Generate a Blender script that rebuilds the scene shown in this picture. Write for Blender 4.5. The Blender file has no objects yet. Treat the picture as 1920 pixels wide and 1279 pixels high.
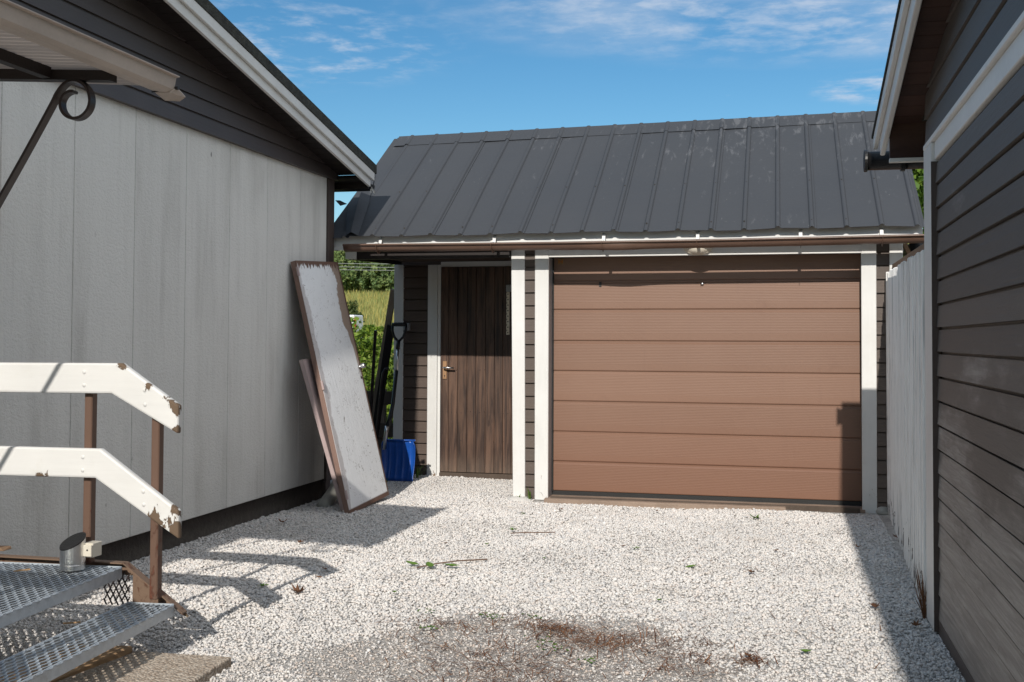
import bpy, bmesh, math, random
import numpy as np
from mathutils import Vector, Matrix

# ------------------------------------------------------------ camera, sky, sun, exposure
scene = bpy.context.scene
COL = scene.collection
CAM_Z = 1.30
DECK_FILL = 5.5
BANK_FILL = 9.2
cam_d = bpy.data.cameras.new('camera')
cam = bpy.data.objects.new('camera', cam_d)
COL.objects.link(cam)
cam_d.sensor_fit = 'HORIZONTAL'
cam_d.sensor_width = 36.0
cam_d.lens = 2078.0 / 1920.0 * 36.0
cam_d.shift_y = -61.4 / 1920.0
cam_d.clip_start = 0.05
cam_d.clip_end = 3000
_rt = Vector((0.97226858, 0.23382639, 0.00436139))
_up = Vector((0.00269827, -0.02986347, 0.99955035))
_fw = Vector((-0.23385149, 0.97181963, 0.02966624))
cam.matrix_world = Matrix(((_rt.x, _up.x, -_fw.x, 0), (_rt.y, _up.y, -_fw.y, 0),
                           (_rt.z, _up.z, -_fw.z, CAM_Z), (0, 0, 0, 1)))
scene.camera = cam

SUN_EL = math.radians(30.3)
SUN_AZ_X = -0.006                      # the light travels almost exactly along +Y
world = bpy.data.worlds.new('World')
scene.world = world
world.use_nodes = True
wt = world.node_tree
wt.nodes.clear()
w_out = wt.nodes.new('ShaderNodeOutputWorld')
w_bg = wt.nodes.new('ShaderNodeBackground')
w_bg.inputs['Strength'].default_value = 0.101
sky = wt.nodes.new('ShaderNodeTexSky')
sky.sky_type = 'NISHITA'
sky.sun_disc = False
sky.sun_elevation = SUN_EL
sky.sun_rotation = math.radians(180.0)
sky.altitude = 200
sky.air_density = 1.0
sky.dust_density = 0.4
sky.ozone_density = 2.2


def wn(t, **kw):
    n = wt.nodes.new(t)
    for k, v in kw.items():
        setattr(n, k, v)
    return n


# clouds: thin wisps laid on a flat cloud layer far overhead (direction projected on a plane)
tc = wn('ShaderNodeTexCoord')
sep = wn('ShaderNodeSeparateXYZ')
wt.links.new(tc.outputs['Generated'], sep.inputs[0])


def wmath(op, a, b=None, clamp=False):
    n = wn('ShaderNodeMath', operation=op, use_clamp=clamp)
    for i, v in enumerate((a, b)):
        if v is None:
            continue
        if isinstance(v, (int, float)):
            n.inputs[i].default_value = v
        else:
            wt.links.new(v, n.inputs[i])
    return n.outputs[0]


zz = wmath('MAXIMUM', sep.outputs['Z'], 0.02)
px = wmath('DIVIDE', sep.outputs['X'], zz)
py = wmath('DIVIDE', sep.outputs['Y'], zz)
cmb = wn('ShaderNodeCombineXYZ')
wt.links.new(px, cmb.inputs[0])
wt.links.new(py, cmb.inputs[1])


def wnoise(scale, detail, rough, vec, dist=0.0):
    n = wn('ShaderNodeTexNoise')
    n.inputs['Scale'].default_value = scale
    n.inputs['Detail'].default_value = detail
    n.inputs['Roughness'].default_value = rough
    n.inputs['Distortion'].default_value = dist
    wt.links.new(vec, n.inputs['Vector'])
    return n.outputs['Fac']


def wmap(v, a, b, c=0.0, d=1.0):
    n = wn('ShaderNodeMapRange')
    n.interpolation_type = 'SMOOTHSTEP'
    wt.links.new(v, n.inputs['Value'])
    for k, x in (('From Min', a), ('From Max', b), ('To Min', c), ('To Max', d)):
        n.inputs[k].default_value = x
    return n.outputs['Result']


def bank(cx, cy, rx, ry):
    """soft elliptical region of the cloud layer, in layer coordinates"""
    a = wmath('POWER', wmath('DIVIDE', wmath('SUBTRACT', px, cx), rx), 2)
    b = wmath('POWER', wmath('DIVIDE', wmath('SUBTRACT', py, cy), ry), 2)
    return wmap(wmath('ADD', a, b), 0.15, 1.0, 1.0, 0.0)


big = wnoise(1.5, 8, 0.60, cmb.outputs[0], 0.3)
rip = wnoise(6.0, 6, 0.62, cmb.outputs[0], 0.15)
veil = wmath('MULTIPLY', bank(0.50, 3.1, 1.75, 1.15), wmath('ADD', wmath('MULTIPLY', wmap(big, 0.30, 0.68), 0.52),
             wmath('MULTIPLY', wmap(rip, 0.40, 0.70), 0.55)))
puff = wmath('MULTIPLY', bank(-1.75, 3.45, 0.85, 0.75), wmap(rip, 0.44, 0.82))
tuft = wmath('MULTIPLY', bank(0.40, 4.55, 0.32, 0.36), wmap(rip, 0.40, 0.74))
dots = wmath('MULTIPLY', wmap(rip, 0.66, 0.90), 0.5)
cl = wmath('MULTIPLY', wmath('ADD', wmath('ADD', wmath('MULTIPLY', veil, 0.85), wmath('MULTIPLY', puff, 0.75)),
           wmath('ADD', wmath('MULTIPLY', tuft, 0.75), dots)), 1.0, True)
mixc = wn('ShaderNodeMix', data_type='RGBA')
mixc.inputs['B'].default_value = (5.6, 6.3, 7.4, 1)
wt.links.new(cl, mixc.inputs['Factor'])
sky_gain = wn('ShaderNodeHueSaturation')
sky_gain.inputs['Saturation'].default_value = 1.32
wt.links.new(sky.outputs['Color'], sky_gain.inputs['Color'])
sky_tint = wn('ShaderNodeMix', data_type='RGBA', blend_type='MULTIPLY')
sky_tint.inputs['Factor'].default_value = 1.0
sky_tint.inputs['B'].default_value = (0.97, 1.045, 0.985, 1)
wt.links.new(sky_gain.outputs['Color'], sky_tint.inputs['A'])
wt.links.new(sky_tint.outputs['Result'], mixc.inputs['A'])
# added unseen fill light: bright cloud deck overhead and behind the camera
deck_fill = wmath('MULTIPLY', wmath('MULTIPLY', wmap(py, 2.0, 0.5, 0.0, 1.0), wmap(sep.outputs['Z'], 0.2, 0.6)), wmath('ADD', 0.72, wmath('MULTIPLY', big, 0.4)), True)
mixd = wn('ShaderNodeMix', data_type='RGBA')
mixd.inputs['B'].default_value = (DECK_FILL * 0.72, DECK_FILL * 0.92, DECK_FILL * 1.16, 1)
wt.links.new(deck_fill, mixd.inputs['Factor'])
wt.links.new(mixc.outputs['Result'], mixd.inputs['A'])
# made-up bright cloud bank in the east, unseen fill for the left wall
dt = wn('ShaderNodeVectorMath', operation='DOT_PRODUCT')
nv = wn('ShaderNodeVectorMath', operation='NORMALIZE')
wt.links.new(tc.outputs['Generated'], nv.inputs[0])
wt.links.new(nv.outputs[0], dt.inputs[0])
dt.inputs[1].default_value = Vector((0.80, -0.15, 0.58)).normalized()
bank_fill = wmath('MULTIPLY', wmap(dt.outputs['Value'], 0.50, 0.86, 0.0, 1.0), wmath('ADD', 0.65, wmath('MULTIPLY', big, 0.5)), True)
mixe = wn('ShaderNodeMix', data_type='RGBA')
mixe.inputs['B'].default_value = (BANK_FILL * 0.94, BANK_FILL * 0.98, BANK_FILL * 1.03, 1)
wt.links.new(bank_fill, mixe.inputs['Factor'])
wt.links.new(mixd.outputs['Result'], mixe.inputs['A'])
wt.links.new(mixe.outputs['Result'], w_bg.inputs['Color'])
wt.links.new(w_bg.outputs[0], w_out.inputs[0])

sun_d = bpy.data.lights.new('sun', 'SUN')
sun_d.energy = 4.0
sun_d.angle = math.radians(0.53)
sun_d.color = (1.0, 0.95, 0.87)
sun = bpy.data.objects.new('sun', sun_d)
COL.objects.link(sun)
_d = Vector((SUN_AZ_X, math.cos(SUN_EL), -math.sin(SUN_EL)))
sun.rotation_euler = _d.to_track_quat('-Z', 'Y').to_euler()
sun.location = (0, -20, 20)

scene.view_settings.view_transform = 'Standard'
scene.view_settings.look = 'None'
scene.view_settings.gamma = 1.0
scene.view_settings.exposure = 0.08
scene.cycles.max_bounces = 6
scene.cycles.diffuse_bounces = 4

random.seed(7)
rng = np.random.default_rng(11)

# ------------------------------------------------------------ helpers


def tag(o, label=None, cat=None, group=None, kind=None):
    if label:
        o['label'] = label
    if cat:
        o['category'] = cat
    if group:
        o['group'] = group
    if kind:
        o['kind'] = kind
    return o


def thing(name, loc, label, cat, group=None):
    o = bpy.data.objects.new(name, None)
    o.empty_display_size = 0.2
    COL.objects.link(o)
    o.location = loc
    return tag(o, label, cat, group)


def wloc(o):
    v = Vector(o.location)
    if o.parent:
        v = o.matrix_parent_inverse.translation + v + wloc(o.parent)
    return v


def adopt(o, parent):
    o.parent = parent
    o.matrix_parent_inverse = Matrix.Translation(-wloc(parent))


class MB:
    def __init__(self):
        self.v = []
        self.f = []
        self.m = []
        self.mi = 0

    def add(self, vs, fs):
        b = len(self.v)
        self.v += [tuple(p) for p in vs]
        for f in fs:
            self.f.append(tuple(b + i for i in f))
            self.m.append(self.mi)
        return self

    def box(self, x0, x1, y0, y1, z0, z1):
        vs = [(x, y, z) for z in (z0, z1) for y in (y0, y1) for x in (x0, x1)]
        return self.add(vs, [(0, 2, 3, 1), (4, 5, 7, 6), (0, 1, 5, 4), (2, 6, 7, 3), (0, 4, 6, 2), (1, 3, 7, 5)])

    def hexa(self, c8):
        """8 corners: 4 bottom ccw, 4 top ccw"""
        return self.add(c8, [(3, 2, 1, 0), (4, 5, 6, 7), (0, 1, 5, 4), (1, 2, 6, 5), (2, 3, 7, 6), (3, 0, 4, 7)])

    def prism(self, poly, vec):
        n = len(poly)
        vec = Vector(vec)
        a = [Vector(p) for p in poly]
        vs = a + [p + vec for p in a]
        fs = [tuple(range(n))[::-1], tuple(range(n, 2 * n))]
        fs += [(i, (i + 1) % n, n + (i + 1) % n, n + i) for i in range(n)]
        return self.add(vs, fs)

    def bar(self, a, b, w, h, up=(0, 0, 1)):
        a, b = Vector(a), Vector(b)
        d = (b - a).normalized()
        s = d.cross(Vector(up)).normalized()
        u = s.cross(d)
        c = []
        for p in (a, b):
            c += [p - s * w / 2 - u * h / 2, p + s * w / 2 - u * h / 2, p + s * w / 2 + u * h / 2, p - s * w / 2 + u * h / 2]
        return self.hexa(c)

    def sweep(self, path, prof, closed_prof=True, caps=True, up=(0, 0, 1)):
        """sweep 2D profile (s,u) along path"""
        P = [Vector(p) for p in path]
        n = len(prof)
        rings = []
        for i, p in enumerate(P):
            if i == 0:
                d = P[1] - P[0]
            elif i == len(P) - 1:
                d = P[-1] - P[-2]
            else:
                d = (P[i + 1] - P[i]).normalized() + (P[i] - P[i - 1]).normalized()
            d.normalize()
            s = d.cross(Vector(up))
            if s.length < 1e-4:
                s = d.cross(Vector((1, 0, 0)))
            s.normalize()
            u = s.cross(d)
            rings.append([p + s * q[0] + u * q[1] for q in prof])
        vs = [q for r in rings for q in r]
        fs = []
        for i in range(len(P) - 1):
            for j in range(n if closed_prof else n - 1):
                k = (j + 1) % n
                fs.append((i * n + j, i * n + k, (i + 1) * n + k, (i + 1) * n + j))
        if caps and closed_prof:
            fs.append(tuple(range(n))[::-1])
            fs.append(tuple((len(P) - 1) * n + j for j in range(n)))
        return self.add(vs, fs)

    def tube(self, path, r, seg=10, caps=True, up=(0, 0, 1)):
        prof = [(r * math.cos(2 * math.pi * i / seg), r * math.sin(2 * math.pi * i / seg)) for i in range(seg)]
        return self.sweep(path, prof, True, caps, up)

    def lathe(self, c, prof, seg=24, axis='Z', sx=1.0):
        """prof: (radius, height)"""
        vs, fs = [], []
        n = len(prof)
        for i in range(seg):
            a = 2 * math.pi * i / seg
            for r, h in prof:
                x, y = r * math.cos(a) * sx, r * math.sin(a)
                vs.append({'Z': (c[0] + x, c[1] + y, c[2] + h), 'Y': (c[0] + x, c[1] + h, c[2] + y),
                           'X': (c[0] + h, c[1] + x, c[2] + y)}[axis])
        for i in range(seg):
            k = (i + 1) % seg
            for j in range(n - 1):
                fs.append((i * n + j, k * n + j, k * n + j + 1, i * n + j + 1))
        return self.add(vs, fs)

    def build(self, name, mat, parent=None, origin=None, bevel=0.0, smooth=False, cuts=None, seg=1):
        me = bpy.data.meshes.new(name)
        off = Vector(origin) if origin else Vector((0, 0, 0))
        me.from_pydata([tuple(Vector(p) - off) for p in self.v], [], self.f)
        mats = mat if isinstance(mat, (list, tuple)) else [mat]
        for m in mats:
            me.materials.append(m)
        if len(mats) > 1:
            me.polygons.foreach_set('material_index', self.m)
        bm = bmesh.new()
        bm.from_mesh(me)
        for co, no in (cuts or []):
            bmesh.ops.bisect_plane(bm, geom=bm.verts[:] + bm.edges[:] + bm.faces[:], plane_co=co, plane_no=no,
                                   clear_outer=True)
        bmesh.ops.recalc_face_normals(bm, faces=bm.faces)
        bm.to_mesh(me)
        bm.free()
        if smooth:
            me.polygons.foreach_set('use_smooth', [True] * len(me.polygons))
        o = bpy.data.objects.new(name, me)
        COL.objects.link(o)
        o.location = off
        if bevel:
            b = o.modifiers.new('bevel', 'BEVEL')
            b.width = bevel
            b.segments = seg
            b.limit_method = 'ANGLE'
            b.angle_limit = math.radians(40)
        if parent:
            adopt(o, parent)
        return o


def mesh_np(name, V, F, mat, origin=None, smooth=False):
    """fast mesh of triangles or quads from numpy arrays"""
    me = bpy.data.meshes.new(name)
    V = np.asarray(V, np.float32)
    F = np.asarray(F, np.int32)
    k = F.shape[1]
    me.vertices.add(len(V))
    me.vertices.foreach_set('co', V.ravel())
    me.loops.add(F.size)
    me.loops.foreach_set('vertex_index', F.ravel())
    me.polygons.add(len(F))
    me.polygons.foreach_set('loop_start', np.arange(0, F.size, k, dtype=np.int32))
    me.polygons.foreach_set('loop_total', np.full(len(F), k, np.int32))
    me.update(calc_edges=True)
    me.materials.append(mat)
    if smooth:
        me.polygons.foreach_set('use_smooth', [True] * len(F))
    o = bpy.data.objects.new(name, me)
    COL.objects.link(o)
    if origin:
        o.location = origin
    return o


# ------------------------------------------------------------ materials
class NT:
    def __init__(self, name):
        self.mat = bpy.data.materials.new(name)
        self.mat.use_nodes = True
        self.t = self.mat.node_tree
        self.b = self.t.nodes['Principled BSDF']

    def n(self, ty, **kw):
        x = self.t.nodes.new(ty)
        for k, v in kw.items():
            setattr(x, k, v)
        return x

    def l(self, a, b):
        self.t.links.new(a, b)

    def set(self, sock, v):
        if isinstance(v, (int, float)):
            sock.default_value = v
        elif isinstance(v, tuple):
            sock.default_value = v if len(v) == len(sock.default_value) else (*v, 1)
        else:
            self.l(v, sock)

    def pos(self, scale=(1, 1, 1)):
        g = self.n('ShaderNodeNewGeometry')
        m = self.n('ShaderNodeVectorMath', operation='MULTIPLY')
        self.l(g.outputs['Position'], m.inputs[0])
        m.inputs[1].default_value = scale
        return m.outputs[0]

    def xyz(self):
        g = self.n('ShaderNodeNewGeometry')
        s = self.n('ShaderNodeSeparateXYZ')
        self.l(g.outputs['Position'], s.inputs[0])
        return s.outputs

    def noise(self, scale, detail=4, rough=0.55, vec=None, dist=0.0):
        x = self.n('ShaderNodeTexNoise')
        x.inputs['Scale'].default_value = scale
        x.inputs['Detail'].default_value = detail
        x.inputs['Roughness'].default_value = rough
        x.inputs['Distortion'].default_value = dist
        self.l(vec if vec is not None else self.pos(), x.inputs['Vector'])
        return x.outputs['Fac']

    def vor(self, scale, vec=None, out='Distance', feature='F1'):
        x = self.n('ShaderNodeTexVoronoi', feature=feature)
        x.inputs['Scale'].default_value = scale
        self.l(vec if vec is not None else self.pos(), x.inputs['Vector'])
        return x.outputs[out]

    def map(self, v, a, b, c=0.0, d=1.0, smooth=True):
        x = self.n('ShaderNodeMapRange')
        if smooth:
            x.interpolation_type = 'SMOOTHSTEP'
        self.l(v, x.inputs['Value'])
        for k, y in (('From Min', a), ('From Max', b), ('To Min', c), ('To Max', d)):
            x.inputs[k].default_value = y
        return x.outputs['Result']

    def math(self, op, a, b=None, clamp=False):
        x = self.n('ShaderNodeMath', operation=op, use_clamp=clamp)
        self.set(x.inputs[0], a)
        if b is not None:
            self.set(x.inputs[1], b)
        return x.outputs[0]

    def mix(self, f, a, b, blend='MIX'):
        x = self.n('ShaderNodeMix', data_type='RGBA', blend_type=blend)
        self.set(x.inputs['Factor'], f)
        self.set(x.inputs['A'], a)
        self.set(x.inputs['B'], b)
        return x.outputs['Result']

    def scale(self, colr, f):
        """colour times scalar"""
        x = self.n('ShaderNodeVectorMath', operation='SCALE')
        self.set(x.inputs[0], colr)
        self.set(x.inputs['Scale'], f)
        return x.outputs[0]

    def rgb(self, c):
        x = self.n('ShaderNodeRGB')
        x.outputs[0].default_value = (*c, 1)
        return x.outputs[0]

    def rand(self):
        return self.n('ShaderNodeNewGeometry').outputs['Random Per Island']

    def bump(self, h, dist=0.01, strength=1.0, normal=None):
        x = self.n('ShaderNodeBump')
        x.inputs['Distance'].default_value = dist
        x.inputs['Strength'].default_value = strength
        self.l(h, x.inputs['Height'])
        if normal is not None:
            self.l(normal, x.inputs['Normal'])
        return x.outputs[0]

    def done(self, col, rough=0.6, spec=0.5, metal=0.0, normal=None):
        self.set(self.b.inputs['Base Color'], col)
        self.set(self.b.inputs['Roughness'], rough)
        self.set(self.b.inputs['Specular IOR Level'], spec)
        self.set(self.b.inputs['Metallic'], metal)
        if normal is not None:
            self.l(normal, self.b.inputs['Normal'])
        return self.mat


def paint(name, col, rough=0.55, var=0.12, isl=0.0, grain=None, gbump=0.0015, spec=0.35, blotch=3.0):
    """flat paint with slight blotches; grain=(sx,sy,sz) stretches a wood-grain bump"""
    m = NT(name)
    f = m.math('ADD', m.map(m.noise(blotch, 5, 0.6), 0.25, 0.75, 1 - var, 1 + var, False),
               m.map(m.noise(60, 2), 0.2, 0.8, -var * .35, var * .35, False))
    if isl:
        f = m.math('MULTIPLY', f, m.map(m.rand(), 0, 1, 1 - isl, 1 + isl, False))
    if grain:
        g = m.noise(1.0, 6, 0.65, m.pos(grain))
        f = m.math('MULTIPLY', f, m.map(g, 0.2, 0.8, 1 - var * .8, 1 + var * .8, False))
        h = m.math('ADD', g, m.math('MULTIPLY', m.noise(120, 2), 0.25))
    else:
        h = m.noise(90, 3)
    return m.done(m.scale(m.rgb(col), f), rough, spec, 0, m.bump(h, gbump))


def white_wood(name, base=0.74, peel=0.0, grain=(40, 40, 3), low=None, tips=None, under=(0.16, 0.10, 0.06), grey=0.0):
    """white paint on boards; flakes where 'peel' raises the threshold, near the ground (low) or round given points (tips)"""
    m = NT(name)
    g = m.noise(1.0, 6, 0.6, m.pos(grain))
    f = m.math('MULTIPLY', m.map(m.noise(2.5, 5), 0.25, 0.75, 0.93, 1.05, False), m.map(g, 0.2, 0.8, 0.96, 1.03, False))
    col = m.scale(m.rgb((base, base * 0.985, base * 0.955)), f)
    dirt = m.map(m.noise(7, 7, 0.7), 0.55, 0.8, 0, 0.35)
    col = m.mix(dirt, col, (base * .78, base * .72, base * .62))
    if grey:
        st = m.map(m.noise(1.0, 5, 0.7, m.pos((45, 45, 1.6))), 0.48, 0.66, 0, grey)
        col = m.mix(st, col, (0.27, 0.27, 0.27))
    amt = m.math('ADD', peel, 0.0)
    X = m.xyz()
    if low is not None:
        amt = m.math('ADD', amt, m.map(X[2], 0.0, low, 0.16, 0.0))
    for (tx, ty, tz, r, a) in (tips or []):
        v = m.n('ShaderNodeVectorMath', operation='DISTANCE')
        m.l(m.pos(), v.inputs[0])
        v.inputs[1].default_value = (tx, ty, tz)
        amt = m.math('ADD', amt, m.map(v.outputs['Value'], 0.0, r, a, 0.0))
    fl = m.math('ADD', m.noise(14, 7, 0.72, m.pos((1, 1, 0.6)), 0.6), amt)
    mask = m.map(fl, 0.70, 0.715)
    ck = m.math('MULTIPLY', m.map(m.noise(1.0, 5, 0.7, m.pos(tuple(q * 1.6 for q in grain)), 0.4), 0.69, 0.72), m.map(m.noise(3.3, 3), 0.52, 0.6))
    mask = m.math('MAXIMUM', mask, m.math('MULTIPLY', ck, 0.8))
    wood = m.mix(m.noise(30, 4, 0.6, m.pos(grain)), under, tuple(c * 1.7 for c in under))
    col = m.mix(mask, col, wood)
    h = m.math('SUBTRACT', m.math('MULTIPLY', g, 0.5), mask)
    return m.done(col, m.map(mask, 0, 1, 0.5, 0.85), 0.35, 0, m.bump(h, 0.0018))


M = {}
M['white'] = white_wood('white_painted_wood', 0.66, -0.06, (40, 40, 3), low=0.35)
M['white_plain'] = white_wood('white_painted_trim', 0.72, -0.12, (3, 40, 40))
M['white_barge'] = white_wood('white_bargeboard_paint', 0.66, -0.08, (40, 3, 6))
M['white_rail'] = white_wood('flaking_white_rail_paint', 0.68, 0.0, (3, 40, 40),
                             tips=[(-2.40, 4.10, 0.53, 0.20, 0.27), (-2.40, 4.13, 1.02, 0.06, 0.26), (-2.41, 4.13, 0.92, 0.06, 0.30), (-2.40, 4.10, 0.485, 0.07, 0.25),
                                   (-2.66, 4.12, 1.20, 0.06, 0.20), (-2.70, 4.118, .665, .06, .17), (-2.52, 4.118, .56, .06, .19), (-3.05, 4.118, .712, .05, .18), (-2.45, 4.118, 1.06, .06, .18), (-2.54, 4.118, 1.12, .06, .17), (-2.36, 4.13, 0.92, 0.05, 0.30), (-3.0, 4.1, .72, .25, .05),
                                   (-2.55, 4.1, 0.80, 0.09, 0.10)], under=(0.10, 0.068, 0.045))
M['fence'] = white_wood('weathered_white_fence_paint', 0.86, 0.0, (60, 60, 3), low=0.5, grey=0.55, under=(0.2, 0.19, 0.18))
M['siding_garage'] = paint('dark_brown_siding_paint', (0.092, 0.070, 0.058), 0.6, 0.12, 0.10, (4, 40, 60))
M['siding_recess'] = paint('dark_brown_recess_paint', (0.085, 0.060, 0.048), 0.6, 0.12, 0.08, (4, 40, 60))
def m_right():
    m = NT('weathered_brown_siding')
    g = m.noise(1.0, 7, 0.68, m.pos((40, 2.2, 42)), 0.9)
    X = m.xyz()
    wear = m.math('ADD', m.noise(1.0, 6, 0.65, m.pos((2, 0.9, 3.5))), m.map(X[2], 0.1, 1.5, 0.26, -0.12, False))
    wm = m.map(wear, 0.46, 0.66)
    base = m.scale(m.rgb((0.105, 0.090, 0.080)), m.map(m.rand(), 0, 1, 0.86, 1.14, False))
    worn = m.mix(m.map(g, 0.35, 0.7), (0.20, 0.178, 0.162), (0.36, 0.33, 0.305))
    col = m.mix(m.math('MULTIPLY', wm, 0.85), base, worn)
    kn = m.math('MULTIPLY', m.map(m.vor(3.2, m.pos((1, 0.8, 3.0))), 0.03, 0.07, 0.7, 0.0), wm)
    col = m.mix(kn, col, (0.06, 0.05, 0.045))
    nl = m.map(m.vor(4.6, m.pos((1, 1, 1))), 0.012, 0.020, 0.9, 0.0)
    col = m.mix(nl, col, (0.03, 0.028, 0.026))
    return m.done(col, 0.58, 0.45, 0, m.bump(m.math('ADD', g, m.math('MULTIPLY', m.noise(110, 2), 0.2)), 0.003))


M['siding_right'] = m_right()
M['gable'] = paint('dark_brown_gable_paint', (0.062, 0.049, 0.046), 0.5, 0.10, 0.06, (40, 3, 60), 0.0015, 0.5)
M['trim_brown'] = paint('dark_brown_trim_paint', (0.068, 0.050, 0.044), 0.5, 0.10)
M['dark_soffit'] = paint('dark_red_brown_soffit', (0.05, 0.024, 0.018), 0.75, 0.25, 0.25, (3, 60, 60))
M['soffit_brown'] = paint('brown_soffit_boards', (0.075, 0.045, 0.03), 0.75, 0.2, 0.2, (3, 40, 40))
M['black'] = paint('black_plastic', (0.012, 0.012, 0.013), 0.4, 0.1)
M['roof_felt'] = paint('mossy_dark_roof_edge', (0.035, 0.036, 0.030), 0.85, 0.6, 0, None, 0.01, 0.3, 14)
M['gutter'] = paint('brown_metal_gutter', (0.115, 0.066, 0.046), 0.35, 0.15, 0, None, 0.0006, 0.5)
M['zinc_strap'] = white_wood('flaking_white_strap', 0.72, 0.0, (30, 30, 30))
M['canopy_beige'] = paint('dirty_beige_canopy_metal', (0.46, 0.38, 0.32), 0.5, 0.12, 0, (3, 2, 14), 0.0005)
M['corrugated'] = None
M['iron'] = paint('dark_brown_iron', (0.035, 0.024, 0.022), 0.4, 0.15, 0, None, 0.0006, 0.5)
M['black_beam'] = paint('black_brown_beam', (0.016, 0.011, 0.010), 0.6, 0.2)
M['lamp_shell'] = paint('ivory_lamp_plastic', (0.62, 0.57, 0.48), 0.35, 0.06)
M['footing'] = paint('pale_concrete', (0.55, 0.53, 0.50), 0.9, 0.15, 0, None, 0.004)
M['strap_pale'] = paint('pale_strap', (0.80, 0.71, 0.58), 0.5, 0.08)
M['black_rubber'] = paint('black_rubber_seal', (0.02, 0.02, 0.02), 0.6, 0.1)
M['grey_metal'] = paint('grey_frame_metal', (0.33, 0.34, 0.35), 0.4, 0.05)
M['brass'] = paint('worn_brass_plate', (0.33, 0.19, 0.10), 0.45, 0.2)
M['steel'] = paint('brushed_steel', (0.6, 0.6, 0.6), 0.3, 0.05)
M['steel'].node_tree.nodes['Principled BSDF'].inputs['Metallic'].default_value = 1.0
M['blue'] = paint('blue_plastic', (0.010, 0.070, 0.33), 0.30, 0.18, 0, None, 0.0015, 0.5, 9)
M['grey_pipe'] = paint('grey_pvc_pipe', (0.36, 0.35, 0.32), 0.5, 0.1)
M['old_wood'] = paint('weathered_grey_wood', (0.27, 0.20, 0.155), 0.8, 0.25, 0, (3, 30, 60), 0.003)
M['dark_wood'] = paint('dark_weathered_wood', (0.075, 0.055, 0.042), 0.8, 0.25, 0.15, (20, 20, 3), 0.003)
M['brown_plank'] = paint('brown_plank_wood', (0.30, 0.23, 0.17), 0.8, 0.25, 0.1, (20, 20, 3), 0.003)
M['tan_wood'] = paint('tan_timber', (0.42, 0.27, 0.15), 0.75, 0.15, 0, (40, 3, 40), 0.002)
M['pink_wood'] = paint('faded_mauve_wood', (0.40, 0.31, 0.30), 0.75, 0.15, 0, (40, 40, 3), 0.002)
M['brown_edge'] = paint('faded_brown_edge', (0.20, 0.125, 0.10), 0.7, 0.15, 0, (40, 40, 3), 0.002)
M['cap_rail'] = paint('brown_rail_wood', (0.24, 0.15, 0.09), 0.7, 0.15, 0, (4, 40, 40), 0.002)
M['nail'] = paint('dark_nail_head', (0.03, 0.025, 0.022), 0.5, 0.1)


def m_panel():
    m = NT('cement_panel')
    st = m.noise(1.0, 6, 0.65, m.pos((5, 5.5, 0.55)), 0.3)
    st2 = m.noise(1.0, 5, 0.6, m.pos((2.2, 2.2, 0.9)))
    dirt = m.math('MULTIPLY', m.map(st, 0.42, 0.72), m.map(st2, 0.35, 0.65))
    X = m.xyz()
    lowd = m.map(X[2], 0.1, 1.3, 0.16, 0.0)
    fine = m.map(m.noise(1.0, 7, 0.75, m.pos((22, 22, 1.3))), 0.45, 0.75, 0, 0.14)
    tot = m.math('ADD', m.math('ADD', m.math('MULTIPLY', dirt, 0.32), fine), m.math('MULTIPLY', lowd, m.map(m.noise(3, 5), 0.3, 0.7, 0.4, 1.0)), True)
    col = m.mix(tot, (0.68, 0.67, 0.64), (0.28, 0.265, 0.24))
    spots = m.map(m.vor(5.5, m.pos((1, 1, 0.5))), 0.035, 0.06, 0.7, 0.0)
    col = m.mix(m.math('MULTIPLY', spots, m.map(m.noise(1.7, 2), 0.55, 0.62)), col, (0.09, 0.085, 0.08))
    col = m.scale(col, m.map(m.rand(), 0, 1, 0.96, 1.03, False))
    h = m.math('ADD', m.noise(110, 3, 0.6), m.math('MULTIPLY', m.noise(38, 3, 0.5, m.pos((1, 1, 1.5))), 0.9))
    return m.done(col, 0.85, 0.2, 0, m.bump(h, 0.005))


M['panel'] = m_panel()


def m_plinth():
    m = NT('tarred_plinth')
    col = m.mix(m.noise(12, 6, 0.7), (0.018, 0.016, 0.015), (0.06, 0.048, 0.042))
    X = m.xyz()
    splash = m.math('MULTIPLY', m.map(X[2], 0.0, 0.12, 0.55, 0.0), m.noise(25, 5))
    col = m.mix(splash, col, (0.25, 0.23, 0.2))
    return m.done(col, 0.85, 0.2, 0, m.bump(m.noise(30, 5, 0.7), 0.012))


M['plinth'] = m_plinth()


def m_roof():
    m = NT('graphite_roof_metal')
    n1 = m.noise(1.3, 5, 0.6)
    base = m.mix(n1, (0.047, 0.050, 0.057), (0.062, 0.065, 0.072))
    # pale scuffs and lime marks, drawn out along the fall of the roof, denser towards the ridge and to the right
    X = m.xyz()
    st = m.noise(1.0, 8, 0.72, m.pos((17, 4.5, 4.5)), 0.4)
    area = m.noise(1.5, 3, 0.5)
    up = m.map(X[2], 2.3, 3.4, -0.085, 0.03, False)
    rt = m.map(X[0], -3.0, 0.6, -0.03, 0.035, False)
    v = m.math('ADD', m.math('ADD', st, m.map(area, 0.3, 0.7, -0.06, 0.06, False)), m.math('ADD', up, rt))
    mask = m.map(v, 0.56, 0.70, 0, 0.30)
    col = m.mix(mask, base, (0.22, 0.22, 0.23))
    spk = m.map(m.vor(26), 0.06, 0.10, 0.55, 0.0)
    col = m.mix(m.math('MULTIPLY', spk, m.map(m.noise(4, 2), 0.60, 0.7)), col, (0.38, 0.37, 0.34))
    h = m.math('ADD', m.noise(5, 3), m.math('MULTIPLY', m.noise(70, 2), 0.06))
    return m.done(col, m.map(n1, 0.3, 0.7, 0.55, 0.68), 0.12, 0, m.bump(h, 0.006))


M['roof'] = m_roof()


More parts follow.
